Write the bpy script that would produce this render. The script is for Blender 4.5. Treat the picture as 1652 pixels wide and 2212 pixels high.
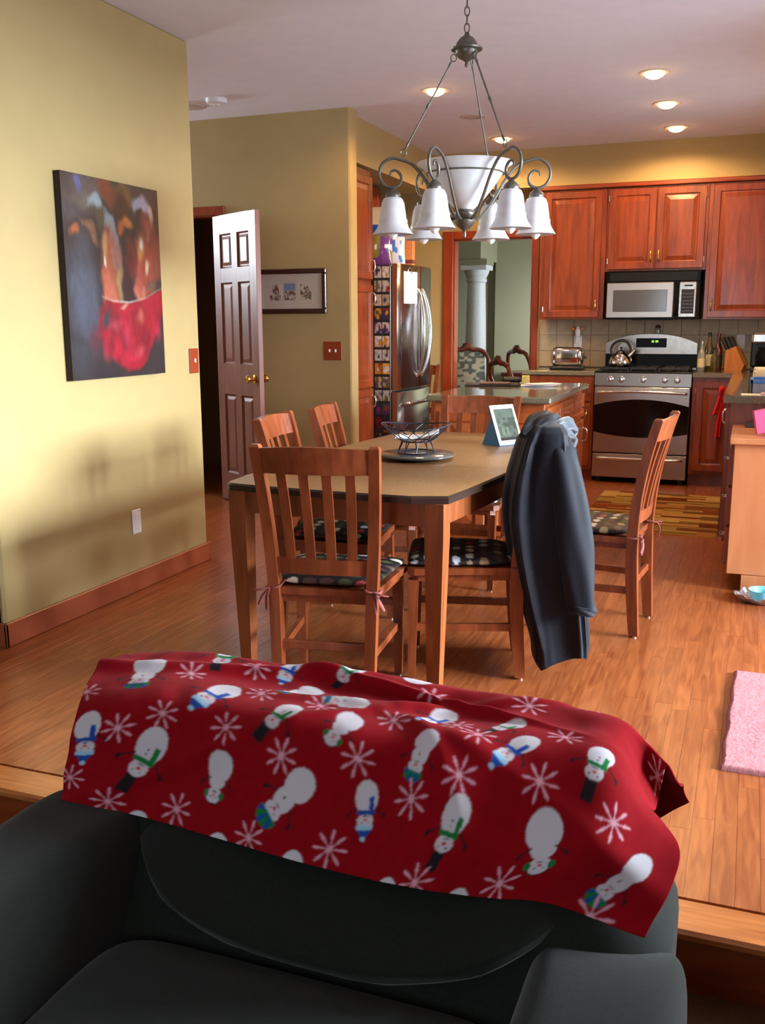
import bpy, bmesh, math, random
import numpy as np
from mathutils import Vector, Matrix
random.seed(7); rng = np.random.RandomState(7)
PI = math.pi
S = bpy.context.scene
for o in list(bpy.data.objects): bpy.data.objects.remove(o)
COL = S.collection

# ---------------------------------------------------------------- camera
IW, IH = 1652, 2212
FPX, PITCH, YAW, ROLL = 2075.69, 0.195275, 0.363382, 0.00402
CAMZ = 1.325
_f0 = Vector((-math.sin(YAW), math.cos(YAW), 0)); _r0 = Vector((math.cos(YAW), math.sin(YAW), 0)); _u = Vector((0, 0, 1))
FWD = math.cos(PITCH)*_f0 - math.sin(PITCH)*_u
_d = -(math.sin(PITCH)*_f0 + math.cos(PITCH)*_u)
RGT = math.cos(ROLL)*_r0 + math.sin(ROLL)*_d
DWN = -math.sin(ROLL)*_r0 + math.cos(ROLL)*_d
cam_d = bpy.data.cameras.new('camera'); cam = bpy.data.objects.new('camera', cam_d); COL.objects.link(cam)
cam_d.sensor_fit = 'HORIZONTAL'; cam_d.sensor_width = 36; cam_d.lens = 36*FPX/IW; cam_d.clip_start = .05
M = Matrix.Identity(4)
for i in range(3):
    M[i][0] = RGT[i]; M[i][1] = -DWN[i]; M[i][2] = -FWD[i]
M[2][3] = CAMZ
cam.matrix_world = M
S.camera = cam

def PX(u, v, axis, val):
    """photo pixel -> point where its ray meets the plane axis = val"""
    q = FWD + RGT*((u-IW/2)/FPX) + DWN*((v-IH/2)/FPX)
    o = Vector((0, 0, CAMZ)); return o + q*((val-o[axis])/q[axis])
def proj(P):
    P = np.asarray(P, float); q = P - np.array([0, 0, CAMZ])
    z = q @ np.array(FWD)
    return IW/2 + FPX*(q @ np.array(RGT))/z, IH/2 + FPX*(q @ np.array(DWN))/z, z

# ---------------------------------------------------------------- world, light, exposure
wd = bpy.data.worlds.new('sky'); S.world = wd; wd.use_nodes = True
bg = wd.node_tree.nodes['Background']; bg.inputs[0].default_value = (.76, .88, 1, 1); bg.inputs[1].default_value = 8.0
S.view_settings.view_transform = 'Standard'; S.view_settings.look = 'None'; S.view_settings.gamma = 1
S.view_settings.use_curve_mapping = False
S.view_settings.exposure = 0.12
def area(name, loc, rot, sx, sy, power, col):
    l = bpy.data.lights.new(name, 'AREA'); l.shape = 'RECTANGLE'; l.size = sx; l.size_y = sy; l.energy = power; l.color = col
    o = bpy.data.objects.new(name, l); COL.objects.link(o); o.location = loc; o.rotation_euler = rot; o['kind'] = 'helper'; return o
# daylight at the patio door (right wall), the sink window, the far dining room window, the hall transom; the last is an added fill behind the camera for the blanket and armchair
area('daylight_patio', (7.0, 4.5, 2.6), (0, PI/2-.15, 0), 2.0, 5.0, 4300, (.88, .95, 1))
area('daylight_sink', (.80, 6.7, 1.6), (0, PI/2, 0), .8, .9, 10, (.88, .94, 1))
area('daylight_far_room', (-.15, 10.4, 1.45), (0, PI/2, 0), .9, 1.0, 30, (.80, .92, 1))
area('daylight_hall', (-6.45, 6.15, 2.34), (0, -PI/2, 0), .56, 1.0, 75, (.85, .93, 1))
area('fill_living', (-1.0, -3.25, 1.5), (PI/2, 0, 0), 1.4, 1.2, 5, (.88, .94, 1))

# ---------------------------------------------------------------- colours and materials
def lin(c):
    c = c/255.0
    return c/12.92 if c <= .04045 else ((c+.055)/1.055)**2.4
def C(r, g, b): return (lin(r), lin(g), lin(b), 1)
def C3(r, g, b): return np.array([lin(r), lin(g), lin(b)])
MATS = {}
def nmat(name):
    m = bpy.data.materials.new(name); m.use_nodes = True; MATS[name] = m
    nt = m.node_tree; return m, nt, nt.nodes['Principled BSDF']
def setp(b, rough=.5, metal=0., spec=.5, coat=0., coat_rough=.1, trans=0., sheen=0.):
    b.inputs['Roughness'].default_value = rough; b.inputs['Metallic'].default_value = metal
    b.inputs['Specular IOR Level'].default_value = spec; b.inputs['Coat Weight'].default_value = coat
    b.inputs['Coat Roughness'].default_value = coat_rough; b.inputs['Transmission Weight'].default_value = trans
    b.inputs['Sheen Weight'].default_value = sheen
def bump(nt, b, scale, strength, dist=.002, vec=None, detail=3):
    n = nt.nodes.new('ShaderNodeTexNoise'); n.inputs['Scale'].default_value = scale; n.inputs['Detail'].default_value = detail
    if vec is None:
        tc = nt.nodes.new('ShaderNodeTexCoord'); vec = tc.outputs['Object']
    nt.links.new(vec, n.inputs['Vector'])
    bp = nt.nodes.new('ShaderNodeBump'); bp.inputs['Strength'].default_value = strength; bp.inputs['Distance'].default_value = dist
    nt.links.new(n.outputs['Fac'], bp.inputs['Height']); nt.links.new(bp.outputs['Normal'], b.inputs['Normal'])
def plain(name, col, rough=.5, metal=0., spec=.5, coat=0., nb=None, var=.06, vscale=30, **k):
    """single colour with slight procedural mottling"""
    m, nt, b = nmat(name); setp(b, rough, metal, spec, coat, **k)
    tc = nt.nodes.new('ShaderNodeTexCoord'); n = nt.nodes.new('ShaderNodeTexNoise'); n.inputs['Scale'].default_value = vscale
    nt.links.new(tc.outputs['Object'], n.inputs['Vector'])
    r = nt.nodes.new('ShaderNodeValToRGB'); r.color_ramp.elements[0].position = .3; r.color_ramp.elements[1].position = .7
    r.color_ramp.elements[0].color = tuple(x*(1-var) for x in col[:3])+(1,); r.color_ramp.elements[1].color = tuple(min(1, x*(1+var)) for x in col[:3])+(1,)
    nt.links.new(n.outputs['Fac'], r.inputs['Fac']); nt.links.new(r.outputs['Color'], b.inputs['Base Color'])
    if nb: bump(nt, b, *nb)
    return m
def wood(name, c1, c2, stretch, rough=.35, coat=.3, scale=9, island=False, knots=0.6, rand=.18, coat_rough=.15):
    m, nt, b = nmat(name); setp(b, rough, 0, .5, coat, coat_rough)
    tc = nt.nodes.new('ShaderNodeTexCoord'); oi = nt.nodes.new('ShaderNodeObjectInfo')
    rnd = oi.outputs['Random']
    if island:
        g = nt.nodes.new('ShaderNodeNewGeometry'); a = nt.nodes.new('ShaderNodeMath'); a.operation = 'ADD'
        nt.links.new(oi.outputs['Random'], a.inputs[0]); nt.links.new(g.outputs['Random Per Island'], a.inputs[1])
        fr = nt.nodes.new('ShaderNodeMath'); fr.operation = 'FRACT'; nt.links.new(a.outputs[0], fr.inputs[0]); rnd = fr.outputs[0]
    mp = nt.nodes.new('ShaderNodeMapping'); mp.inputs['Scale'].default_value = stretch
    cv = nt.nodes.new('ShaderNodeMath'); cv.operation = 'MULTIPLY'; cv.inputs[1].default_value = 37; nt.links.new(rnd, cv.inputs[0])
    cb = nt.nodes.new('ShaderNodeCombineXYZ')
    for k in range(3): nt.links.new(cv.outputs[0], cb.inputs[k])
    nt.links.new(tc.outputs['Object'], mp.inputs['Vector']); nt.links.new(cb.outputs[0], mp.inputs['Location'])
    n = nt.nodes.new('ShaderNodeTexNoise'); n.inputs['Scale'].default_value = scale; n.inputs['Detail'].default_value = 5; n.inputs['Distortion'].default_value = knots
    nt.links.new(mp.outputs[0], n.inputs['Vector'])
    r = nt.nodes.new('ShaderNodeValToRGB'); r.color_ramp.elements[0].position = .32; r.color_ramp.elements[1].position = .68
    r.color_ramp.elements[0].color = c1; r.color_ramp.elements[1].color = c2
    nt.links.new(n.outputs['Fac'], r.inputs['Fac'])
    hs = nt.nodes.new('ShaderNodeHueSaturation')
    mr = nt.nodes.new('ShaderNodeMapRange'); mr.inputs['To Min'].default_value = 1-rand; mr.inputs['To Max'].default_value = 1+rand
    nt.links.new(rnd, mr.inputs['Value']); nt.links.new(mr.outputs[0], hs.inputs['Value'])
    nt.links.new(r.outputs['Color'], hs.inputs['Color']); nt.links.new(hs.outputs['Color'], b.inputs['Base Color'])
    bp = nt.nodes.new('ShaderNodeBump'); bp.inputs['Strength'].default_value = .06; bp.inputs['Distance'].default_value = .001
    nt.links.new(n.outputs['Fac'], bp.inputs['Height']); nt.links.new(bp.outputs['Normal'], b.inputs['Normal'])
    return m
def vcol(name, rough=.6, coat=0., spec=.3, nb=None, sheen=0., coat_rough=.1, metal=0.):
    """colour from the mesh's print attribute"""
    m, nt, b = nmat(name); setp(b, rough, metal, spec, coat, coat_rough, sheen=sheen)
    a = nt.nodes.new('ShaderNodeVertexColor'); a.layer_name = 'print'
    nt.links.new(a.outputs['Color'], b.inputs['Base Color'])
    if nb: bump(nt, b, *nb)
    return m
def emit(name, col, strength):
    m, nt, b = nmat(name); b.inputs['Emission Color'].default_value = col; b.inputs['Emission Strength'].default_value = strength
    b.inputs['Base Color'].default_value = (.8, .8, .8, 1); return m
def speckle(name, cols, scale, rough, coat=.0):
    m, nt, b = nmat(name); setp(b, rough, 0, .5, coat, .04)
    tc = nt.nodes.new('ShaderNodeTexCoord'); v = nt.nodes.new('ShaderNodeTexNoise'); v.inputs['Scale'].default_value = scale; v.inputs['Detail'].default_value = 8
    v.inputs['Roughness'].default_value = .75
    nt.links.new(tc.outputs['Object'], v.inputs['Vector'])
    r = nt.nodes.new('ShaderNodeValToRGB'); r.color_ramp.interpolation = 'LINEAR'
    e = r.color_ramp.elements; e[0].position = .36; e[0].color = cols[0]; e[1].position = .66; e[1].color = cols[-1]
    for i, c in enumerate(cols[1:-1]): x = e.new(.36+.3*(i+1)/(len(cols)-1)); x.color = c
    nt.links.new(v.outputs['Fac'], r.inputs['Fac']); nt.links.new(r.outputs['Color'], b.inputs['Base Color']); return m
def brushed(name, col, rough, axis_scale):
    m, nt, b = nmat(name); setp(b, rough, 1., .5)
    b.inputs['Base Color'].default_value = col
    tc = nt.nodes.new('ShaderNodeTexCoord'); mp = nt.nodes.new('ShaderNodeMapping'); mp.inputs['Scale'].default_value = axis_scale
    n = nt.nodes.new('ShaderNodeTexNoise'); n.inputs['Scale'].default_value = 40; n.inputs['Detail'].default_value = 4
    nt.links.new(tc.outputs['Object'], mp.inputs['Vector']); nt.links.new(mp.outputs[0], n.inputs['Vector'])
    mr = nt.nodes.new('ShaderNodeMapRange'); mr.inputs['To Min'].default_value = rough*.75; mr.inputs['To Max'].default_value = rough*1.3
    nt.links.new(n.outputs['Fac'], mr.inputs['Value']); nt.links.new(mr.outputs[0], b.inputs['Roughness']); return m
def thin_glass(name, tint, gloss):
    m = bpy.data.materials.new(name); m.use_nodes = True; MATS[name] = m; nt = m.node_tree
    for n in list(nt.nodes):
        if n.type != 'OUTPUT_MATERIAL': nt.nodes.remove(n)
    out = [n for n in nt.nodes if n.type == 'OUTPUT_MATERIAL'][0]
    t = nt.nodes.new('ShaderNodeBsdfTransparent'); t.inputs[0].default_value = tint
    g = nt.nodes.new('ShaderNodeBsdfGlossy'); g.inputs['Roughness'].default_value = .03
    mx = nt.nodes.new('ShaderNodeMixShader'); mx.inputs[0].default_value = gloss
    nt.links.new(t.outputs[0], mx.inputs[1]); nt.links.new(g.outputs[0], mx.inputs[2]); nt.links.new(mx.outputs[0], out.inputs[0]); return m

plain('paint_olive', C(177, 156, 107), .6, spec=.35, var=.025, vscale=6, nb=(260, .05, .0008))
plain('paint_sage', C(164, 160, 130), .7, spec=.25, var=.02, vscale=5)
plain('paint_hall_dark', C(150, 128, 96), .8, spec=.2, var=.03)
plain('ceiling_white', C(230, 226, 232), .9, spec=.1, var=.02, vscale=8, nb=(120, .25, .003))
plain('trim_white', C(232, 232, 234), .5, var=.02)
plain('plaster_white', C(236, 238, 240), .45, var=.02)
wood('oak_floor', C(126, 61, 29), C(164, 93, 49), (6, .55, 6), rough=.3, coat=.25, coat_rough=.22, scale=7, island=True, knots=1.2, rand=.09)
wood('oak_nosing', C(148, 80, 36), C(184, 112, 56), (.55, 6, 6), rough=.3, coat=.3, scale=7, knots=1.0, rand=.02)
wood('cherry', C(110, 43, 15), C(146, 65, 24), (5, 5, .6), rough=.34, coat=.25, scale=4, knots=.8, rand=.05)
wood('cherry_h', C(110, 43, 15), C(146, 65, 24), (.6, 5, 5), rough=.34, coat=.25, scale=4, knots=.8, rand=.05)
wood('cherry_trim', C(132, 48, 20), C(160, 66, 30), (5, 5, .7), rough=.35, coat=.25, scale=4, rand=.05)
wood('base_wood', C(146, 70, 42), C(168, 88, 56), (1.5, 1.5, 1.5), rough=.4, coat=.2, scale=3, rand=.03)
wood('end_panel_wood', C(186, 112, 66), C(204, 130, 82), (3, 3, .5), rough=.42, coat=.15, scale=3, rand=.03)
wood('island_wood', C(158, 76, 34), C(186, 98, 48), (4, 4, .6), rough=.36, coat=.25, scale=3.5, rand=.04)
wood('chair_wood', C(108, 50, 24), C(142, 72, 38), (5, 5, .7), rough=.33, coat=.3, scale=6, rand=.05)
wood('table_wood', C(116, 60, 28), C(146, 80, 42), (5, 5, .7), rough=.36, coat=.25, scale=6, rand=.02)
wood('table_top', C(120, 86, 50), C(138, 102, 62), (3, .8, 3), rough=.38, coat=.1, coat_rough=.3, scale=30, rand=.02)
plain('table_edge', C(44, 28, 20), .35, coat=.3)
wood('door_wood', C(118, 70, 60), C(140, 88, 76), (5, 5, .5), rough=.4, coat=.5, scale=4, rand=.02, coat_rough=.3)
wood('antique_wood', C(96, 40, 20), C(128, 58, 32), (4, 4, 1), rough=.35, coat=.3, scale=6)
wood('bamboo', C(168, 100, 46), C(190, 122, 62), (6, 6, 1), rough=.45, coat=.1, scale=6)
speckle('granite', [C(64, 56, 42), C(132, 122, 98), C(92, 84, 64), C(170, 160, 134)], 70, .12, coat=.6)
plain('tile_beige', C(176, 158, 128), .4, var=.1, vscale=14)
plain('grout', C(128, 112, 92), .9)
brushed('steel', (.34, .30, .26, 1), .24, (1, 40, 1))
brushed('steel_front', (.50, .46, .42, 1), .30, (1, 1, 30))
brushed('fridge_steel', (.50, .49, .50, 1), .20, (20, 1, 1))
plain('chrome', (.82, .82, .84, 1), .08, 1.0, var=.01)
plain('chrome_soft', (.7, .69, .68, 1), .22, 1.0, var=.02)
plain('brass', C(220, 178, 92), .2, 1.0, var=.02)
plain('pewter', C(112, 108, 100), .42, .75, var=.12, vscale=60)
plain('wire_black', C(40, 40, 52), .4, .4, var=.02)
plain('black_gloss', (.003, .003, .003, 1), .3, spec=.12, coat=0., var=.02)
plain('black_satin', (.012, .012, .013, 1), .4, var=.05)
plain('oven_glass', (.004, .003, .003, 1), .08, spec=.4, coat=0., var=.01)
plain('micro_glass', (.075, .075, .078, 1), .15, coat=.3, var=.02)
plain('alabaster', C(226, 226, 228), .35, spec=.4, var=.05, vscale=16)
MATS['alabaster'].node_tree.nodes['Principled BSDF'].inputs['Transmission Weight'].default_value = 0
plain('bulb_glass', C(250, 250, 248), .12, coat=.6, var=.01)
emit('lamp_lens', C(255, 190, 110), 30)
emit('clock_green', C(150, 255, 60), 2.5)
plain('lamp_trim', C(214, 196, 190), .5)
plain('lamp_off', C(205, 188, 180), .5)
plain('plastic_white', C(236, 238, 242), .35, var=.02)
plain('paper_white', C(244, 244, 246), .8, var=.01)
plain('paper_cream', C(238, 226, 196), .8, var=.03)
plain('paper_pink', C(228, 176, 184), .8, var=.03)
plain('switch_wood', C(146, 58, 26), .4, var=.08)
plain('frame_dark', C(52, 20, 20), .28, coat=.5, var=.1)
plain('canvas_side', C(38, 26, 20), .8)
plain('armchair_fabric', C(27, 30, 25), .95, spec=.1, var=.14, vscale=120, nb=(500, .35, .001), sheen=.15)
plain('jacket_navy', C(20, 22, 32), .65, spec=.2, var=.1, vscale=60, nb=(350, .15, .0008), sheen=.08)
plain('jacket_lining', C(34, 50, 64), .6, var=.08, sheen=.3)
plain('jacket_black', C(22, 23, 28), .8, var=.08)
plain('ribbon_maroon', C(122, 56, 52), .75, var=.1)
plain('tablet_blue', C(40, 104, 140), .6, var=.03)
plain('slate', C(92, 92, 88), .18, coat=.4, var=.12, vscale=50)
plain('felt_grey', C(120, 118, 116), .8)
plain('red_cloth', C(214, 24, 34), .75, var=.12, vscale=40)
plain('organizer_black', C(26, 24, 28), .7)
plain('bowl_teal', C(112, 196, 210), .3, coat=.3, var=.1, vscale=20)
plain('foil', C(205, 208, 214), .25, .9, var=.2, vscale=90, nb=(160, .9, .004))
plain('blue_plastic', C(70, 134, 206), .25, coat=.4, var=.1)
plain('clear_plastic', C(150, 158, 176), .2, coat=.4, var=.08)
plain('pink_binder', C(198, 74, 116), .4, var=.08)
plain('bottle_olive', C(74, 66, 26), .08, coat=.6, var=.1)
plain('bottle_clear', C(138, 140, 128), .08, coat=.6, var=.1)
plain('bottle_red', C(92, 28, 18), .1, coat=.6, var=.1)
plain('label_cream', C(214, 206, 160), .6)
plain('cap_black', C(24, 24, 26), .4)
plain('amber', C(236, 140, 60), .15, coat=.5)
plain('yellow_paper', C(240, 214, 120), .7)
plain('notebook_dark', C(48, 38, 36), .4, coat=.2)
plain('notebook_brown', C(110, 78, 60), .5)
plain('orange_carton', C(232, 140, 74), .5, var=.08)
plain('carpet_brown', C(88, 60, 42), .95, spec=.1, var=.2, vscale=200, nb=(300, .6, .004))
vcol('print_canvas', .45, coat=.25, coat_rough=.3, nb=(400, .12, .0008))
vcol('print_fleece', .95, spec=.08, sheen=.02, nb=(900, .25, .0008))
vcol('print_paper', .7)
vcol('print_card', .35, coat=.3)
vcol('print_cushion', .6, coat=.04, coat_rough=.35)
vcol('print_rug', .95, spec=.1, nb=(420, .7, .004))
vcol('print_bag', .25, coat=.5)
vcol('print_damask', .8)
m, nt, b = nmat('screen'); a = nt.nodes.new('ShaderNodeVertexColor'); a.layer_name = 'print'
nt.links.new(a.outputs['Color'], b.inputs['Emission Color']); b.inputs['Emission Strength'].default_value = .55; b.inputs['Roughness'].default_value = .15
b.inputs['Base Color'].default_value = (.02, .02, .02, 1)
thin_glass('window_glass', (.96, .98, 1, 1), .06)

# ---------------------------------------------------------------- mesh helpers
class MB:
    """collects vertices and faces; build() links them as one mesh object"""
    def __init__(s): s.v = []; s.f = []; s.sm = []
    def add(s, vs, fs, smooth=False, M=None):
        o = len(s.v)
        if M is not None: vs = [tuple(M @ Vector(p)) for p in vs]
        s.v += [tuple(p) for p in vs]; s.f += [tuple(i+o for i in f) for f in fs]; s.sm += [smooth]*len(fs); return s
    def box(s, x0, x1, y0, y1, z0, z1, b=0., M=None):
        lo = (min(x0, x1), min(y0, y1), min(z0, z1)); hi = (max(x0, x1), max(y0, y1), max(z0, z1))
        if b <= 0:
            vs = [(a, c, d) for d in (lo[2], hi[2]) for c in (lo[1], hi[1]) for a in (lo[0], hi[0])]
            return s.add(vs, [(0, 2, 3, 1), (4, 5, 7, 6), (0, 1, 5, 4), (2, 6, 7, 3), (0, 4, 6, 2), (1, 3, 7, 5)], False, M)
        b = min(b, *(0.49*(hi[i]-lo[i]) for i in range(3)))
        vs = []; idx = {}
        for sx in (0, 1):
            for sy in (0, 1):
                for sz in (0, 1):
                    sg = (sx, sy, sz)
                    for k in range(3):
                        p = [ (hi[i] if sg[i] else lo[i]) + (0 if i == k else (-b if sg[i] else b)) for i in range(3)]
                        idx[sg, k] = len(vs); vs.append(tuple(p))
        fs = []
        def put(ids):
            P = [Vector(vs[i]) for i in ids]; n = (P[1]-P[0]).cross(P[2]-P[0]); c = sum(P, Vector())/len(P)
            ctr = Vector([(lo[i]+hi[i])/2 for i in range(3)])
            sc = Vector([1/max(hi[i]-lo[i], 1e-6) for i in range(3)])
            d = Vector([(c[i]-ctr[i])*sc[i] for i in range(3)])
            mx = max(abs(t) for t in d); d = Vector([t if abs(t) > mx*.9 else 0 for t in d])
            fs.append(tuple(ids) if n.dot(d) > 0 else tuple(reversed(ids)))
        def sg(i, a, j, c, k, e): r = [0]*3; r[i] = a; r[j] = c; r[k] = e; return tuple(r)
        for k in range(3):
            i, j = [t for t in range(3) if t != k]
            for e in (0, 1):
                put([idx[sg(i, a, j, c, k, e), k] for a, c in ((0, 0), (1, 0), (1, 1), (0, 1))])
            for a in (0, 1):
                for c in (0, 1):
                    put([idx[sg(i, a, j, c, k, 0), i], idx[sg(i, a, j, c, k, 1), i], idx[sg(i, a, j, c, k, 1), j], idx[sg(i, a, j, c, k, 0), j]])
        for sx in (0, 1):
            for sy in (0, 1):
                for sz in (0, 1): put([idx[(sx, sy, sz), k] for k in range(3)])
        return s.add(vs, fs, False, M)
    def prism(s, poly, a0, a1, plane='xy', M=None):
        """poly (counter-clockwise in its plane) extruded along the third axis"""
        n = len(poly)
        def mk(p, a):
            return {'xy': (p[0], p[1], a), 'xz': (p[0], a, p[1]), 'yz': (a, p[0], p[1])}[plane]
        vs = [mk(p, a0) for p in poly]+[mk(p, a1) for p in poly]
        fs = [tuple(range(n))[::-1], tuple(range(n, 2*n))]+[(i, (i+1) % n, n+(i+1) % n, n+i) for i in range(n)]
        if plane == 'xz': fs = [f[::-1] for f in fs]
        if a1 < a0: fs = [f[::-1] for f in fs]
        return s.add(vs, fs, False, M)
    def tube(s, path, r, n=8, cap=True, closed=False, M=None, flat=1.):
        P = [Vector(p) for p in path]; m = len(P); R = r if hasattr(r, '__len__') else [r]*m
        vs = []; fs = []; prev = None
        for i in range(m):
            a = P[(i-1) % m] if (closed or i > 0) else P[i]; c = P[(i+1) % m] if (closed or i < m-1) else P[i]
            t = (c-a).normalized()
            if prev is None:
                u = t.cross(Vector((0, 0, 1)));
                if u.length < .1: u = t.cross(Vector((0, 1, 0)))
            else: u = prev - t*prev.dot(t)
            u.normalize(); prev = u; w = t.cross(u)
            for k in range(n):
                an = 2*PI*k/n; vs.append(tuple(P[i]+u*(R[i]*math.cos(an))+w*(R[i]*math.sin(an)*flat)))
        for i in range(m if closed else m-1):
            j = (i+1) % m
            for k in range(n): fs.append((i*n+k, i*n+(k+1) % n, j*n+(k+1) % n, j*n+k))
        if cap and not closed: fs += [tuple(range(n))[::-1], tuple(range((m-1)*n, m*n))]
        return s.add(vs, fs, True, M)
    def lathe(s, prof, n=24, M=None, smooth=True):
        """profile (r, z) bottom to top turned about z"""
        vs = []; fs = []; m = len(prof)
        for r, z in prof:
            for k in range(n): an = 2*PI*k/n; vs.append((r*math.cos(an), r*math.sin(an), z))
        for i in range(m-1):
            for k in range(n): fs.append((i*n+k, i*n+(k+1) % n, (i+1)*n+(k+1) % n, (i+1)*n+k))
        if prof[0][0] > 1e-5: fs.append(tuple(range(n))[::-1])
        if prof[-1][0] > 1e-5: fs.append(tuple(range((m-1)*n, m*n)))
        return s.add(vs, fs, smooth, M)
    def rings(s, w, h, steps, M=None):
        """rectangular panel in the xz plane facing -y: steps = (inset, height towards -y)"""
        vs = []; fs = []
        for ins, dp in steps: vs += [(ins, -dp, ins), (w-ins, -dp, ins), (w-ins, -dp, h-ins), (ins, -dp, h-ins)]
        for i in range(len(steps)-1):
            a = 4*i; c = a+4
            for k in range(4): fs.append((a+k, a+(k+1) % 4, c+(k+1) % 4, c+k))
        e = 4*(len(steps)-1); fs.append((e, e+1, e+2, e+3)); fs.append((3, 2, 1, 0))
        return s.add(vs, fs, False, M)
    def loft(s, rows, closed=True, cap=True, smooth=True, M=None):
        n = len(rows[0]); m = len(rows); vs = [p for r in rows for p in r]; fs = []
        for i in range(m-1):
            for k in range(n if closed else n-1): fs.append((i*n+k, i*n+(k+1) % n, (i+1)*n+(k+1) % n, (i+1)*n+k))
        if cap and closed: fs += [tuple(range(n))[::-1], tuple(range((m-1)*n, m*n))]
        return s.add(vs, fs, smooth, M)
    def pillow(s, c, r, e1=.45, e2=.45, nu=32, nv=20, M=None):
        """superellipsoid"""
        def pw(x, e): return math.copysign(abs(x)**e, x)
        rows = []
        for j in range(nv+1):
            v = -PI/2+PI*j/nv; rows.append([(c[0]+r[0]*pw(math.cos(v), e1)*pw(math.cos(2*PI*i/nu), e2), c[1]+r[1]*pw(math.cos(v), e1)*pw(math.sin(2*PI*i/nu), e2), c[2]+r[2]*pw(math.sin(v), e1)) for i in range(nu)])
        return s.loft(rows, True, False, True, M)
    def mesh(s, name):
        me = bpy.data.meshes.new(name); me.from_pydata(s.v, [], s.f); me.polygons.foreach_set('use_smooth', s.sm); me.update()
        if any(s.sm): me.set_sharp_from_angle(angle=math.radians(48))
        return me
    def build(s, name, mat, parent=None, loc=None, rotz=0.):
        return obj(name, s.mesh(name), mat, parent, loc, rotz)
def obj(name, me, mat, parent=None, loc=None, rotz=0.):
    o = bpy.data.objects.new(name, me); COL.objects.link(o)
    if mat:
        m = MATS[mat] if isinstance(mat, str) else mat
        if not me.materials: me.materials.append(m)
    if parent: o.parent = parent
    if loc is not None: o.location = loc
    if rotz: o.rotation_euler = (0, 0, rotz)
    return o
def tag(o, label, cat, group=None):
    o['label'] = label; o['category'] = cat
    if group: o['group'] = group
    return o
def thing(name, label, cat, loc=(0, 0, 0), rotz=0., group=None):
    o = bpy.data.objects.new(name, None); COL.objects.link(o); o.location = loc; o.rotation_euler = (0, 0, rotz); o.empty_display_size = .05
    return tag(o, label, cat, group)
def struct(name, mb, mat, parent=None):
    o = mb.build(name, mat, parent)
    if not parent: o['kind'] = 'structure'
    return o
def copy_tree(o, parent=None):
    c = o.copy(); COL.objects.link(c); c.parent = parent
    for ch in o.children: copy_tree(ch, c)
    return c
def grid_mesh(name, P, colr=None, both=0., smooth=True):
    """P: (nv, nu, 3) array of points, colr: (nv, nu, 3) linear colours -> mesh with 'print' colours; both = thickness behind"""
    nv, nu = P.shape[:2]; V = P.reshape(-1, 3)
    j, i = np.meshgrid(np.arange(nv-1), np.arange(nu-1), indexing='ij'); a = (j*nu+i).ravel()
    F = np.stack([a, a+1, a+nu+1, a+nu], 1)
    if both:
        du = np.gradient(P, axis=1); dv = np.gradient(P, axis=0); N = np.cross(du, dv); N /= np.linalg.norm(N, axis=2, keepdims=True)+1e-12
        V = np.concatenate([V, (P-N*both).reshape(-1, 3)]); n = nv*nu
        F2 = F[:, ::-1]+n
        e = np.concatenate([np.arange(nu), np.arange(1, nv)*nu+nu-1, (nv-1)*nu+np.arange(nu-2, -1, -1), np.arange(nv-2, 0, -1)*nu])
        e2 = np.roll(e, -1); F = np.concatenate([F, F2, np.stack([e2, e, e+n, e2+n], 1)])
    me = bpy.data.meshes.new(name); me.vertices.add(len(V)); me.vertices.foreach_set('co', V.astype(np.float32).ravel())
    me.loops.add(F.size); me.loops.foreach_set('vertex_index', F.astype(np.int32).ravel())
    me.polygons.add(len(F)); me.polygons.foreach_set('loop_start', np.arange(0, F.size, 4, dtype=np.int32)); me.polygons.foreach_set('loop_total', np.full(len(F), 4, np.int32))
    me.update(calc_edges=True); me.polygons.foreach_set('use_smooth', np.full(len(F), smooth))
    if colr is not None:
        cc = colr.reshape(-1, 3)
        if both: cc = np.concatenate([cc, cc])
        at = me.color_attributes.new('print', 'FLOAT_COLOR', 'POINT'); at.data.foreach_set('color', np.concatenate([cc, np.ones((len(cc), 1))], 1).astype(np.float32).ravel())
    me.validate(); return me
def rect_grid(w, h, nu, nv):
    """flat print in the xz plane facing -y"""
    u, v = np.meshgrid(np.linspace(0, 1, nu), np.linspace(0, 1, nv)); return np.stack([u*w, np.zeros_like(u), v*h], -1), u, v
def spline(pts, n):
    """Catmull-Rom through points"""
    P = [np.array(p, float) for p in pts]; P = [2*P[0]-P[1]]+P+[2*P[-1]-P[-2]]; out = []
    seg = len(P)-3
    for i in range(n):
        x = i/(n-1)*seg; k = min(int(x), seg-1); t = x-k; a, b_, c, d = P[k:k+4]
        out.append(tuple(.5*((2*b_)+(-a+c)*t+(2*a-5*b_+4*c-d)*t*t+(-a+3*b_-3*c+d)*t**3)))
    return out
def vnoise(x, y, seed=0):
    """smooth value noise in numpy"""
    xi = np.floor(x).astype(int); yi = np.floor(y).astype(int); fx = x-xi; fy = y-yi; fx = fx*fx*(3-2*fx); fy = fy*fy*(3-2*fy)
    def h(a, c): n = (a*374761393+c*668265263+seed*974711) & 0x7fffffff; n = ((n ^ (n >> 13))*1274126177) & 0x7fffffff; return ((n ^ (n >> 16)) & 0xffff)/65535.
    return (h(xi, yi)*(1-fx)+h(xi+1, yi)*fx)*(1-fy)+(h(xi, yi+1)*(1-fx)+h(xi+1, yi+1)*fx)*fy

# ---------------------------------------------------------------- the setting
CEIL = 2.75; XL = -2.824; YD = 6.37; YB = 8.75; XR = 1.95; XK = .64; STEP = 2.035; LOW = -.16
FL = struct('floor', MB().box(-6.4, XR, STEP+.01, YB+.12, -.05, -.012), 'grout')
MATS['floor_gap'] = plain('floor_gap', C(60, 30, 14), .9); FL.data.materials[0] = MATS['floor_gap']
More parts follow.
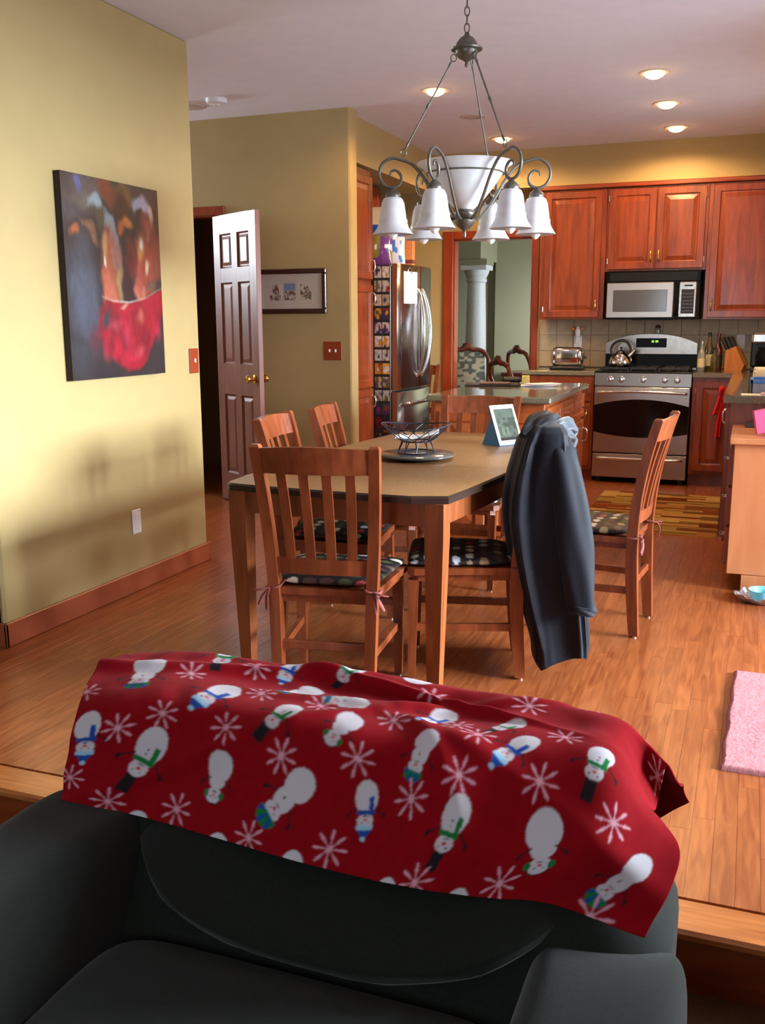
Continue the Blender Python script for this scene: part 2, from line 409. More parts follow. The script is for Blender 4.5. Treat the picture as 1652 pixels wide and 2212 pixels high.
# oak strips, each a board of its own; the nearest 300 single, the rest one mesh
PW = .0571
lens = [.62, .78, .94, 1.1, 1.3]
plank_me = []
for L in lens: plank_me.append(MB().box(-PW/2+.0002, PW/2-.0002, -L/2+.0002, L/2-.0002, -.014, 0, .0006).mesh('plank'))
boards = []
row = 0; x = -6.35
while x < XR-.05:
    y = STEP+.115-random.random()*.9
    while y < YB+.1:
        li = random.randrange(5); L = lens[li]
        y0, y1 = max(y, STEP+.115), min(y+L, YB+.1)
        if y1-y0 > .003: boards.append((x+PW/2, (y0+y1)/2, y1-y0, li, y0 == y and y1 == y+L))
        y += L
    x += PW
def board_rank(b_):
    u, v, z = proj((b_[0], b_[1], 0))
    if z <= 0 or not (-20 < u < IW+20 and v < IH+10): return 1e9
    hem = 1412+max(0, u-300)*.165
    if 140 < u < 1470 and v > hem+20: return 1e9
    if b_[0] < XL and b_[1] > 3.1: return 1e6
    return z
boards.sort(key=board_rank)
single = [b_ for b_ in boards if b_[4]][:300]; sset = set(id(b_) for b_ in single)
for bx_, by_, L, li, full in single: obj('plank', plank_me[li], 'oak_floor', FL, (bx_, by_, 0))
mb = MB()
for b_ in boards:
    if id(b_) in sset: continue
    mb.box(b_[0]-PW/2+.0003, b_[0]+PW/2-.0003, b_[1]-b_[2]/2+.0003, b_[1]+b_[2]/2-.0003, -.014, 0)
o = mb.build('plank', 'oak_floor', FL); o['kind'] = 'stuff'
struct('trim_1', MB().box(-6.4, XR, STEP-.02, STEP+.112, -.028, 0, .008), 'oak_nosing')
struct('trim_2', MB().box(-6.4, XR, STEP, STEP+.02, LOW, -.028), 'cherry_h')
struct('floor_living', MB().box(-6.4, XR, -3.2, STEP, LOW-.05, LOW), 'carpet_brown')
struct('ceiling', MB().box(-6.5, XR+.1, -3.3, YB+.12, CEIL, CEIL+.1), 'ceiling_white')
# left partition: rounded outer corner towards the living room
def wall(name, x0, x1, y0, y1, z0=0., z1=CEIL, mat='paint_olive', b=.012): return struct(name, MB().box(x0, x1, y0, y1, z0, z1, b), mat)
mb = MB().box(XL-.12, XL, 3.02, 4.627, 0, CEIL, .012); mb.box(-6.4, XL-.01, 3.02, 3.14, 0, CEIL, .012)
struct('wall_left', mb, 'paint_olive')
mb = MB().box(XL, XL+.016, 3.004, 4.627, 0, .105, .005); mb.box(-6.4, XL+.016, 3.004, 3.02, 0, .105, .005); mb.box(XL-.13, XL+.016, 4.627, 4.641, 0, .105, .004)
struct('baseboard_left', mb, 'base_wood')
# hall wall with the door opening, wrapped corner at the kitchen side
DX0, DX1, DZ = -4.36, -3.705, 2.09
mb = MB().box(-6.4, DX0, YD, YD+.12, 0, CEIL); mb.box(DX0, DX1, YD, YD+.12, DZ, CEIL); mb.box(DX1, -2.70, YD, YD+.13, 0, CEIL); mb.prism([(-2.70, YD), (-2.664, YD), (-2.652, YD+.006), (-2.648, YD+.018), (-2.648, YD+.112), (-2.652, YD+.124), (-2.664, YD+.13), (-2.70, YD+.13)], 0, CEIL)
struct('wall_hall', mb, 'paint_olive')
mb = MB().box(-6.4, DX0-.08, YD-.014, YD, 0, .105, .004); mb.box(DX1+.08, -2.64, YD-.014, YD, 0, .105, .004)
struct('baseboard_hall', mb, 'base_wood')
mb = MB(); mb.box(DX0-.075, DX0, YD-.018, YD, 0, DZ+.062, .004); mb.box(DX1, DX1+.075, YD-.018, YD, 0, DZ+.062, .004); mb.box(DX0, DX1, YD-.018, YD, DZ, DZ+.062, .004)
mb.box(DX0, DX0+.015, YD, YD+.12, 0, DZ); mb.box(DX1-.012, DX1, YD, YD+.12, 0, DZ); mb.box(DX0, DX1, YD, YD+.12, DZ-.012, DZ)
struct('trim_3', mb, 'cherry_trim')
# little dark room behind the door
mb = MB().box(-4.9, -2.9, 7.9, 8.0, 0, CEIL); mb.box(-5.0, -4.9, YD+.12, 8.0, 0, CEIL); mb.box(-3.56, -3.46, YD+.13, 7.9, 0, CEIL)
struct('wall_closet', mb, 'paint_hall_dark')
# kitchen back wall with doorway, soffits
OX0, OX1, OZ = -2.62, -1.88, 2.06
mb = MB().box(-3.5, OX0, YB, YB+.12, 0, CEIL); mb.box(OX1, XK+.1, YB, YB+.12, 0, CEIL); mb.box(OX0, OX1, YB, YB+.12, OZ, CEIL)
WB = struct('wall_back', mb, 'paint_olive')
struct('wall_kitchen', MB().box(-3.5, -3.4, YD+.13, YB, 0, CEIL), 'paint_olive')
struct('wall_soffit', MB().box(-2.74, XK, 8.42, YB, 2.44, CEIL), 'paint_olive')
struct('wall_soffit_side', MB().box(-3.4, -2.72, YD+.13, 8.42, 2.44, CEIL), 'paint_olive')
mb = MB()
for a, c, e, g in ((OX0-.095, OX0, 0, OZ+.07), (OX1, OX1+.058, 0, OZ+.07), (OX0, OX1, OZ, OZ+.07)): mb.box(a, c, YB-.02, YB, e, g, .005)
mb.box(OX0, OX0+.014, YB, YB+.12, 0, OZ); mb.box(OX1-.014, OX1, YB, YB+.12, 0, OZ); mb.box(OX0, OX1, YB, YB+.12, OZ-.014, OZ)
struct('trim_4', mb, 'cherry_trim')
# backsplash tiles
mb = MB()
tw = .1525; tile = MB().box(.0015, tw-.0015, -.008, 0, .0015, .1385, .0015).mesh('tile')
struct('trim_5', MB().box(-1.80, XK, YB-.004, YB, .92, 1.345), 'grout')
TP = bpy.data.objects['trim_5']
for r in range(3):
    for k in range(16): obj('tile', tile, 'tile_beige', TP, (-1.80+k*tw, YB-.004, .925+r*.14))
# right walls with patio door and sink window
PY0, PY1, PZ = 2.35, 4.70, 2.2
mb = MB().box(XR, XR+.12, -3.2, PY0, LOW, CEIL); mb.box(XR, XR+.12, PY1, 4.93, 0, CEIL); mb.box(XR, XR+.12, PY0, PY1, PZ, CEIL); mb.box(XR, XR+.12, PY0, PY1, -.1, .04)
struct('wall_right', mb, 'paint_olive')
SY0, SY1, SZ0, SZ1 = 6.25, 7.15, 1.15, 2.0
mb = MB().box(XK, XK+.12, 5.0, SY0, 0, CEIL); mb.box(XK, XK+.12, SY1, YB, 0, CEIL); mb.box(XK, XK+.12, SY0, SY1, 0, SZ0); mb.box(XK, XK+.12, SY0, SY1, SZ1, CEIL); mb.box(XK, XR+.12, 4.93, 5.05, 0, CEIL)
struct('wall_right_kitchen', mb, 'paint_olive')
def window(name, x, y0, y1, z0, z1, nmull):
    f = MB(); t = .05
    f.box(x+.02, x+.09, y0, y0+t, z0, z1, .004); f.box(x+.02, x+.09, y1-t, y1, z0, z1, .004); f.box(x+.02, x+.09, y0, y1, z1-t, z1, .004); f.box(x+.02, x+.09, y0, y1, z0, z0+t, .004)
    for k in range(1, nmull): yy = y0+(y1-y0)*k/nmull; f.box(x+.02, x+.09, yy-.03, yy+.03, z0, z1, .004)
    o = struct(name, f, 'trim_white')
    for k in range(nmull):
        a = y0+(y1-y0)*k/nmull+.04; c = y0+(y1-y0)*(k+1)/nmull-.04; MB().box(x+.052, x+.056, a, c, z0+t-.005, z1-t+.005).build('pane', 'window_glass', o)
window('window_1', XR, PY0, PY1, .04, PZ, 2); window('window_2', XK, SY0, SY1, SZ0, SZ1, 2)
# rest of the shell: hall end, living room
mb = MB().box(-6.5, -6.4, -3.2, 5.6, LOW, CEIL); mb.box(-6.5, -6.4, 6.7, 8.2, 0, CEIL); mb.box(-6.5, -6.4, 5.6, 6.7, 0, 1.55); mb.box(-6.5, -6.4, 5.6, 6.7, 2.66, CEIL); mb.box(-6.4, -4.9, 8.0, 8.1, 0, CEIL)
struct('wall_hall_end', mb, 'paint_olive')
mb = MB().box(-6.4, -1.8, -3.3, -3.2, LOW, CEIL); mb.box(-.2, XR, -3.3, -3.2, LOW, CEIL); mb.box(-1.8, -.2, -3.3, -3.2, LOW, .8); mb.box(-1.8, -.2, -3.3, -3.2, 2.2, CEIL)  # unseen rear opening, added with the fill light to brighten the living room
struct('wall_rear', mb, 'paint_olive')
# far dining room seen through the doorway
mb = MB().box(-2.945, .0, 11.6, 11.7, 0, CEIL); mb.box(-6.0, -2.945, 11.66, 11.76, 0, CEIL); mb.box(-6.1, -6.0, 8.87, 13.5, 0, CEIL)
mb.box(-6.0, -3.5, 8.77, 8.87, 0, CEIL); mb.box(XK, .0, 8.87, 8.97, 0, CEIL)
mb.box(-.1, 0, 8.87, 9.9, 0, CEIL); mb.box(-.1, 0, 10.9, 11.7, 0, CEIL); mb.box(-.1, 0, 9.9, 10.9, 0, .9); mb.box(-.1, 0, 9.9, 10.9, 2.0, CEIL)
struct('wall_far', mb, 'paint_sage')
struct('wall_far_beam', MB().box(-3.23, -2.93, 10.85, 11.65, 2.015, CEIL), 'paint_sage')
struct('floor_far', MB().box(-6.1, 0, YB+.12, 13.5, -.05, 0), 'carpet_brown')
struct('ceiling_far', MB().box(-6.1, 0, YB+.12, 13.5, CEIL, CEIL+.1), 'ceiling_white')

# ---------------------------------------------------------------- open hall door
hx, hy, fx, fy = DX1-.012, YD-.005, -3.205, 6.055
dw = math.hypot(fx-hx, fy-hy); da = math.atan2(fy-hy, fx-hx)
DR = bpy.data.objects.new('door_1', None); COL.objects.link(DR); DR['kind'] = 'structure'; DR.location = (hx, hy, 0.008); DR.rotation_euler = (0, 0, da)
dh = 2.07; dt = .038; st = .095; mid = .08
# local: x along the leaf from the hinge, face towards -y
zs = [(0, .21), (.80, 1.02), (1.60, 1.70), (1.94, dh)]
for a, c in ((0, st), (dw-st, dw)): MB().box(a, c, -dt/2, dt/2, 0, dh, .002).build('stile', 'door_wood', DR)
for z0, z1 in zs: MB().box(st, dw-st, -dt/2, dt/2, z0, z1).build('rail', 'door_wood', DR)
for (z0, z1) in ((.21, .80), (1.02, 1.60), (1.70, 1.94)):
    MB().box(dw/2-mid/2, dw/2+mid/2, -dt/2, dt/2, z0, z1).build('stile', 'door_wood', DR)
    for a, c in ((st, dw/2-mid/2), (dw/2+mid/2, dw-st)):
        mb = MB()
        mb.rings(c-a, z1-z0, [(0, 0), (0, .018), (.012, .006), (.018, .006), (.04, .014)], Matrix.Translation((a, 0, z0)))
        mb.rings(c-a, z1-z0, [(0, 0), (0, .018), (.012, .006), (.018, .006), (.04, .014)], Matrix.Translation((c, 0, z0)) @ Matrix.Rotation(PI, 4, 'Z'))
        mb.build('panel', 'door_wood', DR)
for sgn in (-1, 1):
    Mx = Matrix.Translation((dw-.065, sgn*dt/2, .925)) @ Matrix.Rotation(PI/2*(1 if sgn < 0 else -1), 4, 'X')
    MB().lathe([(.030, 0), (.030, .006), (.012, .010), (.011, .032), (.024, .038), (.029, .052), (.024, .066), (0, .07)], 20, Mx).build('knob', 'brass', DR)

# ---------------------------------------------------------------- cabinets
DSTEPS = [(0, 0), (0, .017), (.004, .021), (.052, .021), (.058, .013), (.066, .012), (.10, .020)]
def pull(parent, x, z, vertical=True, mat='brass', L=.085):
    p = spline([(0, 0, -L/2), (0, -.022, -L/2+.008), (0, -.028, 0), (0, -.022, L/2-.008), (0, 0, L/2)], 13)
    r = [.004+.003*math.sin(PI*i/12)+(.003 if i in (2, 10) else 0) for i in range(13)]
    mb = MB().tube(p, r, 8)
    for e in (-L/2, L/2): mb.lathe([(.008, 0), (.007, .003), (0, .004)], 10, Matrix.Translation((0, 0, e)) @ Matrix.Rotation(PI/2, 4, 'X'))
    if not vertical: mb2 = MB().add(mb.v, mb.f, True, Matrix.Rotation(PI/2, 4, 'Y')); mb = mb2
    o = mb.build('handle', mat, parent); o.location = (x, -.021, z); return o
def cup_pull(parent, x, z, mat='chrome_soft'):
    mb = MB()
    for s in (-1, 1): mb.tube([(s*.028, 0, 0), (s*.028, -.018, 0)], .0035, 6)
    mb.tube([(-.04, -.02, 0), (-.02, -.023, 0), (.02, -.023, 0), (.04, -.02, 0)], [.005, .007, .007, .005], 8)
    o = mb.build('handle', mat, parent); o.location = (x, -.021, z); return o
def cab_door(parent, x, z, w, h, mat='cherry', handle=None, hinge=None, hmat='brass', steps=None, name='door'):
    steps = steps or DSTEPS
    if min(w, h) < .24: steps = [(0, 0), (0, .017), (.004, .021), (.03, .021), (.034, .016), (.038, .016), (.05, .02)]
    o = MB().rings(w, h, steps).build(name, mat, parent); o.location = (x, -.001, z)
    if handle == 'L': pull(o, .028, handle_z(h, z), True, hmat)
    if handle == 'R': pull(o, w-.028, handle_z(h, z), True, hmat)
    if handle == 'C': cup_pull(o, w/2, h/2)
    if hinge:
        for zz in (.07, h-.07): MB().tube([(0, 0, -.022), (0, 0, .022)], .0055, 8).build('hinge', 'chrome_soft', o).location = ((-.003 if hinge == 'L' else w+.003), -.018, zz)
    return o
def handle_z(h, z): return .10 if z > 1.2 else h-.10
def cabinet(name, label, loc, rotz, w, d, z0, z1, mat='cherry', kick=False, cat='cabinet', group=None, box_mat=None):
    t = thing(name, label, cat, loc, rotz, group)
    mb = MB().box(0, w, 0, d, z0 if not kick else z0+.10, z1, .002)
    mb.build('body', box_mat or mat, t)
    if kick: MB().box(.0, w, .07, d, z0, z0+.10).build('toe_kick', 'cherry_trim', t)
    return t
UY = 8.42
# wall cabinets on the back wall
t = cabinet('wall_cabinet', 'tall cherry wall cabinet between the doorway and the microwave cabinet', (-1.745, UY, 0), 0, .545, .33-.002, 1.34, 2.40)
cab_door(t, .035, 1.355, .475, 1.03, handle='R', hinge='L')
t = cabinet('wall_cabinet', 'two-door cherry wall cabinet above the microwave', (-1.198, UY, 0), 0, .80, .328, 1.73, 2.40)
cab_door(t, .02, 1.745, .376, .64, handle='R', hinge='L'); cab_door(t, .404, 1.745, .376, .64, handle='L', hinge='R')
t = cabinet('wall_cabinet', 'wide cherry wall cabinet above the bottles and knife block', (-.396, UY, 0), 0, 1.03, .328, 1.335, 2.40)
cab_door(t, .03, 1.35, .55, 1.035, handle='L'); cab_door(t, .59, 1.35, .42, 1.035, handle='R')
tag(MB().box(-1.76, XK-.002, UY-.028, UY+.0, 2.402, 2.438, .006).build('crown_rail', 'cherry_h'), 'long cherry crown rail along the top of the wall cabinets', 'rail')
# base cabinets on the back wall
BY = 8.12
t = cabinet('base_cabinet', 'cherry base cabinet under the toaster, left of the range', (-1.80, BY, 0), 0, .592, .62, 0, .88, kick=True)
cab_door(t, .02, .13, .55, .52, handle='R'); cab_door(t, .02, .67, .55, .18, handle='C', name='drawer')
t = cabinet('base_cabinet', 'cherry base cabinet right of the range with red cloth on its handle', (-.428, BY, 0), 0, .335, .62, 0, .88, kick=True)
cab_door(t, .03, .13, .275, .72, handle='R', hinge='L')
mb = MB().box(-1.815, -1.206, BY-.03, YB-.012, .882, .92, .006)
tag(mb.build('countertop', 'granite'), 'granite worktop under the chrome toaster beside the doorway', 'countertop')
# L-shaped worktop: right of range and along the right wall
mb = MB().prism([(-.432, BY-.03), (-.13, BY-.03), (-.13, 5.60), (XK-.003, 5.60), (XK-.003, YB-.012), (-.432, YB-.012)], .882, .92)
tag(mb.build('countertop', 'granite'), 'L-shaped granite worktop running from the range to the desk', 'countertop')
# right-hand run facing -x
def rrun(label, y0, y1, h, nd, drawers, box='cherry'):
    t = cabinet('base_cabinet', label, (-.092, y1, 0), -PI/2, y1-y0, XK-.002+.092, 0, h, kick=True, box_mat=box)
    w = (y1-y0-.02)/nd
    for k in range(nd):
        if drawers:
            n = drawers; hh = (h-.13)/n
            for j in range(n): cab_door(t, .01+k*w, .12+j*hh, w-.01, hh-.015, handle='C', name='drawer')
        else: cab_door(t, .01+k*w, .12, w-.01, h-.15, handle='R' if k % 2 == 0 else 'L', hmat='chrome_soft')
    return t
rrun('cherry base cabinet run under the granite facing the island', 5.64, 8.115, .88, 4, 0)
t = thing('desk_cabinet', 'low desk cabinet with pale maple-coloured end panel and drawers', 'cabinet', (-.05, 5.59, 0), -PI/2)
MB().box(0, .625, 0, .688, .10, .735, .002).build('body', 'cherry', t)
MB().box(.0, .625, .07, .688, 0, .10).build('toe_kick', 'cherry_trim', t)
MB().box(.6255, .645, -.0, .688, .088, .735, .003).build('end_panel', 'end_panel_wood', t)
MB().box(.6255, .645, .07, .688, 0, .086, .002).build('end_panel', 'end_panel_wood', t)
for j in range(3): cab_door(t, .015, .13+j*.2, .595, .185, handle='C', name='drawer')
tag(MB().box(-.072, XK-.002, 4.915, 5.59, .737, .768, .005).build('desk_slab', 'end_panel_wood'), 'wooden desk top above the low cabinet at the end of the worktop', 'desktop')

# tall pantry and cabinet above the refrigerator (face +x)
t = cabinet('pantry_cabinet', 'tall cherry pantry cabinet standing beside the refrigerator', (-2.755, 6.505, 0), PI/2, .52, .64, 0, 2.43)
cab_door(t, .02, .10, .48, .72, handle='R', hmat='chrome_soft'); cab_door(t, .02, .83, .48, .77, handle='R', hmat='chrome_soft'); cab_door(t, .02, 1.64, .48, .74, handle='R', hmat='chrome_soft')
t = cabinet('wall_cabinet', 'cherry cabinet set back under the soffit above the snack bags', (-3.02, 7.035, 0), PI/2, .86, .37, 2.06, 2.43)
cab_door(t, .015, 2.075, .41, .34, handle='R'); cab_door(t, .435, 2.075, .41, .34, handle='L')

# ---------------------------------------------------------------- island
IX0, IX1, IY0, IY1 = -1.70, -.995, 5.17, 6.47
t = thing('kitchen_island', 'kitchen island of orange-brown wood behind the dining table', 'island', (IX0+.04, IY0+.04, 0))
iw, idp = IX1-IX0-.08, IY1-IY0-.08
MB().box(0, iw, 0, idp, .10, .882, .003).build('body', 'island_wood', t); MB().box(.05, iw-.07, .05, idp-.05, 0, .10).build('toe_kick', 'cherry_trim', t)
cab_door(t, .03, .13, iw/2-.04, .70, 'island_wood', name='panel'); cab_door(t, iw/2+.01, .13, iw/2-.04, .70, 'island_wood', name='panel')
w = idp/3
def on_side(o, k): o.rotation_euler = (0, 0, PI/2); x, y, z = o.location; o.location = (iw-y, x, z)
for k in range(3): on_side(cab_door(t, .01+k*w, .71, w-.02, .15, 'island_wood', handle='C', name='drawer'), k)
for k in range(3): on_side(cab_door(t, .01+k*w, .13, w-.02, .56, 'island_wood', handle='R' if k % 2 == 0 else 'L', hmat='chrome_soft'), k)
mb = MB().box(IX0, IX1, IY0, IY1, .884, .922, .008); tag(mb.build('countertop', 'granite'), 'polished granite slab on top of the kitchen island', 'countertop')
# things on the island
def sheet(name, label, cat, x, y, z, w, d, h, rz, mat, b=.002, group=None):
    o = MB().box(-w/2, w/2, -d/2, d/2, 0, h, b).build(name, mat, None, (x, y, z), rz); return tag(o, label, cat, group)
sheet('placemat', 'dark serving board lying flat on the island', 'board', -1.56, 6.10, .923, .34, .24, .010, .25, 'notebook_dark')
sheet('notebook', 'brown notebook lying on the dark board on the island', 'notebook', -1.53, 6.06, .934, .20, .14, .008, .3, 'notebook_brown')
o = thing('paper_stack', 'fanned white papers at the edge of the island top', 'papers', (-1.265, 6.09, .923))
for k in range(4): MB().box(-.10, .10, -.065, .065, k*.004, k*.004+.003).build('sheet', 'paper_white', o, (k*.012, k*.006, 0), .25+k*.16)
sheet('glasses_case', 'black glasses case beside the yellow note on the island', 'case', -1.49, 6.36, .923, .13, .06, .04, .1, 'black_satin', .015)
sheet('note_block', 'small yellow note block standing on the island', 'notepad', -1.39, 6.33, .923, .05, .05, .05, .2, 'yellow_paper', .002)

# ---------------------------------------------------------------- refrigerator
FY0, FY1, FXF, FH = 7.045, 7.845, -2.54, 1.76
t = thing('refrigerator', 'stainless french-door refrigerator with curved bar handles', 'refrigerator', (FXF, FY0, 0), PI/2)
fw = FY1-FY0
MB().box(0, fw, .062, .82, .02, FH-.01, .006).build('body', 'fridge_steel', t)
def bowed(x0, x1, z0, z1, mat, name, bow=.03, dp=.055):
    """door leaf with a gently bowed front"""
    n = 14; rows = []
    for z in (z0, z0+.006, z1-.006, z1):
        ins = .006 if z in (z0, z1) else 0
        r = []
        for i in range(n+1):
            u = i/n; x = x0+(x1-x0)*u; X = x/fw; y = -bow*(1-(2*X-1)**2)
            e = .014*max(0, 1-min(u, 1-u)/.06)**2
            r.append((x, y+e+ins, z))
        rows.append(r+[(x1, dp, z), (x0, dp, z)])
    return MB().loft(rows, True, True, True).build(name, mat, t)
dl = bowed(.0, fw/2-.003, .805, FH, 'fridge_steel', 'door'); dr = bowed(fw/2+.003, fw, .805, FH, 'fridge_steel', 'door'); dz = bowed(0, fw, .09, .79, 'fridge_steel', 'freezer_drawer')
for s, dd in ((-1, dl), (1, dr)):
    x = fw/2+s*.055
    p = spline([(x, -.022, .90), (x, -.052, .93), (x+s*.015, -.085, 1.05), (x+s*.028, -.10, 1.24), (x+s*.015, -.085, 1.43), (x, -.052, 1.55), (x, -.022, 1.58)], 25)
    MB().tube(p, .015, 10).build('handle', 'chrome_soft', dd)
p = spline([(.08, -.02, .70), (.09, -.055, .70), (.25, -.085, .70), (fw/2, -.092, .70), (fw-.25, -.085, .70), (fw-.09, -.055, .70), (fw-.08, -.02, .70)], 25)
MB().tube(p, .014, 10).build('handle', 'chrome_soft', dz)
MB().box(0, fw, .03, .6, .0, .088).build('kick_plate', 'black_satin', t)
# paper on a magnetic clip
o = thing('note_sheet', 'blank white sheet clipped to the refrigerator door', 'paper', (FXF+.012, 7.13, 1.465), math.radians(79))
MB().box(0, .20, -.003, 0, 0, .24).build('page', 'paper_white', o)
MB().tube([(.075-.03, -.004, .225), (.075-.03, -.012, .255), (.075, -.014, .27), (.105, -.012, .255), (.105, -.004, .225)], .005, 8).build('clip', 'chrome', o)
# hanging pocket organiser on the fridge side (faces -y)
o = thing('photo_organizer', 'black hanging organiser full of small cards on the refrigerator side', 'organizer', (-2.760, FY0-.006, .36))
MB().box(0, .152, -.004, .004, 0, 1.385, .002).build('backing', 'organizer_black', o)
cw, chh = .058, .098
palette = [C3(232, 226, 222), C3(196, 40, 40), C3(222, 200, 170), C3(240, 170, 40), C3(60, 60, 90), C3(120, 110, 60), C3(80, 60, 110)]
P, u, v = rect_grid(cw, .084, 9, 9)
for r in range(13):
    for c in range(2):
        bgc = palette[[0, 0, 2, 4, 0, 0, 0, 3, 5, 0, 6, 4, 4][r]]; fc = palette[[1, 1, 4, 3, 1, 4, 4, 0, 6, 5, 1, 1, 3][r]]
        d = np.hypot((u-.5-rng.uniform(-.25, .25))*rng.uniform(.8, 2), (v-.42-rng.uniform(-.2, .2))*rng.uniform(.7, 1.6))+.3*(vnoise(u*4+r, v*4+c*7, r)-.5); k = np.clip((.34-d)*6, 0, 1)[..., None]
        bg2 = palette[rng.randint(7)]; hb = np.clip((vnoise(u*3+c*5, v*3+r*3, 40)-.55)*6, 0, 1)[..., None]; col = bgc*(1-k)*rng.uniform(.5, .8)+fc*k*.8; col = col*(1-hb)+bg2*hb*.6; col = col*(1-.35*(rng.rand(9, 9)[..., None] > .8))
        if r > 10: col = col*.45
        obj('card', grid_mesh('card', P, col), 'print_card', o, (.026+c*.064, -.0055, 1.385-.09-r*.104))
# snack bags and carton on top of the fridge
def bag(label, x, y, w, h, rz, cols, seed):
    nu, nv = 28, 34; u, v = np.meshgrid(np.linspace(-1, 1, nu), np.linspace(0, 1, nv))
    puff = np.clip((1-np.abs(u)**2.5), 0, 1)**.5*np.clip(np.sin(PI*np.clip(v*.93+.03, 0, 1)), 0, 1)**.45
    wr = 1+.05*vnoise(u*4, v*6, seed)
    rows = []
    F = np.stack([u*w/2*wr*(1-.06*np.sin(PI*v)), -.055*puff-.006*vnoise(u*7, v*9, seed), v*h], -1); B = np.stack([u*w/2*wr*(1-.06*np.sin(PI*v)), .055*puff, v*h], -1)
    n1 = vnoise(u*2.2+seed, v*3.2, seed); n2 = vnoise(u*3+9, v*4.5, seed+3)
    col = np.where((v > .80)[..., None], cols[0], cols[1]); col = np.where(((n1 > .52) & (v < .8))[..., None], cols[2], col); col = np.where(((n2 > .68) & (v < .7))[..., None], cols[3], col)
    t = thing('snack_bag', label, 'bag', (x, y, FH+.001), rz)
    obj('front', grid_mesh('front', F[:, :, :], col), 'print_bag', t); obj('back', grid_mesh('back', B[:, ::-1, :], np.broadcast_to(cols[0], B.shape).copy()), 'print_bag', t)
bag('purple and green snack bag with a blue top on the refrigerator', -2.77, 7.20, .24, .30, .12, [C3(34, 84, 180), C3(112, 60, 130), C3(136, 128, 60), C3(236, 232, 236)], 3)
bag('white and blue crinkled snack bag next to the orange carton', -2.69, 7.36, .17, .27, .25, [C3(40, 110, 196), C3(226, 222, 232), C3(120, 72, 150), C3(70, 130, 200)], 8)
o = thing('snack_carton', 'orange carton standing on the refrigerator beside the bags', 'carton', (-2.63, 7.51, FH+.001), .1)
MB().box(-.05, .05, -.04, .04, 0, .27, .004).build('box', 'orange_carton', o); MB().box(-.0505, .0505, -.0405, .0405, .02, .05).build('band', 'ribbon_maroon', o)
sheet('paper_bag', 'plain cream paper bag leaning above the snack bags', 'bag', -2.86, 7.25, FH+.315, .14, .03, .14, .2, 'paper_cream', .006)
bpy.data.objects['paper_bag'].location.z = FH+.001; bpy.data.objects['paper_bag'].data.transform(Matrix.Diagonal((1, 1, 3.3, 1)))
bpy.data.objects['paper_bag'].location.y = 7.45; bpy.data.objects['paper_bag'].location.x = -2.90

# ---------------------------------------------------------------- range
t = thing('range', 'stainless gas range with black oven glass and five knobs', 'stove', (-1.200, 8.095, 0))
W = .762
MB().box(0, W, .03, .645, .045, .895, .003).build('body', 'black_satin', t)
for x0 in (.03, W-.07): MB().box(x0, x0+.04, .06, .12, 0, .045).build('foot', 'black_satin', t)
MB().prism([(0, .808), (0, .80), (.035, .80), (.035, .906), (.012, .906)], 0, W, 'yz').build('control_panel', 'steel', t)
for x in (.126, .215, .388, .557, .653):
    Mx = Matrix.Translation((x, .004, .857)) @ Matrix.Rotation(PI/2-.05, 4, 'X')
    MB().lathe([(.026, 0), (.026, .006), (.020, .010), (.018, .03), (.015, .034), (0, .035)], 20, Mx).build('knob', 'chrome_soft', t)
OD = MB().box(.004, W-.004, -.012, .03, .255, .795, .004).build('oven_door', 'steel_front', t)
n = 24
top = [(.006+(W-.012)*i/n, .645+.052*(1-(2*i/n-1)**2)) for i in range(n+1)]; bot = [(.006+(W-.012)*i/n, .425-.040*(1-(2*i/n-1)**2)) for i in range(n+1)]
MB().prism(bot+top[::-1], -.0145, -.011, 'xz').build('window', 'oven_glass', OD)
def bar(x0, x1, z, sag, parent, mat='chrome_soft', y=-.012):
    p = spline([(x0, y, z), (x0+.012, y-.04, z), (x0+.15, y-.052, z-sag*.6), ((x0+x1)/2, y-.055, z-sag), (x1-.15, y-.052, z-sag*.6), (x1-.012, y-.04, z), (x1, y, z)], 25)
    return MB().tube(p, .0125, 10).build('handle', mat, parent)
bar(.035, W-.035, .752, -.012, OD)
DD = MB().box(.004, W-.004, -.012, .03, .048, .245, .004).build('drawer', 'steel_front', t); bar(.045, W-.045, .212, .0, DD)
CT = MB().box(0, W, .012, .645, .896, .917, .004).build('cooktop', 'black_gloss', t)
for bxx in (.19, W-.19):
    for byy in (.17, .46):
        MB().lathe([(.05, 0), (.05, .008), (.035, .010), (.035, .018), (0, .019)], 18, Matrix.Translation((bxx, byy, .917))).build('burner', 'black_satin', CT)
for gx0, gx1 in ((.03, .265), (.275, .487), (.497, .732)):
    mb = MB(); z = .945
    for yy in (.05, .315, .58): mb.box(gx0, gx1, yy-.006, yy+.006, z-.01, z+.004, .002)
    for xx in (gx0+.006, (gx0+gx1)/2, gx1-.006): mb.box(xx-.006, xx+.006, .05, .58, z-.01, z+.004, .002)
    for xx in (gx0+.008, gx1-.008):
        for yy in (.055, .575): mb.box(xx-.007, xx+.007, yy-.007, yy+.007, .917, z)
    mb.build('grate', 'black_satin', CT)
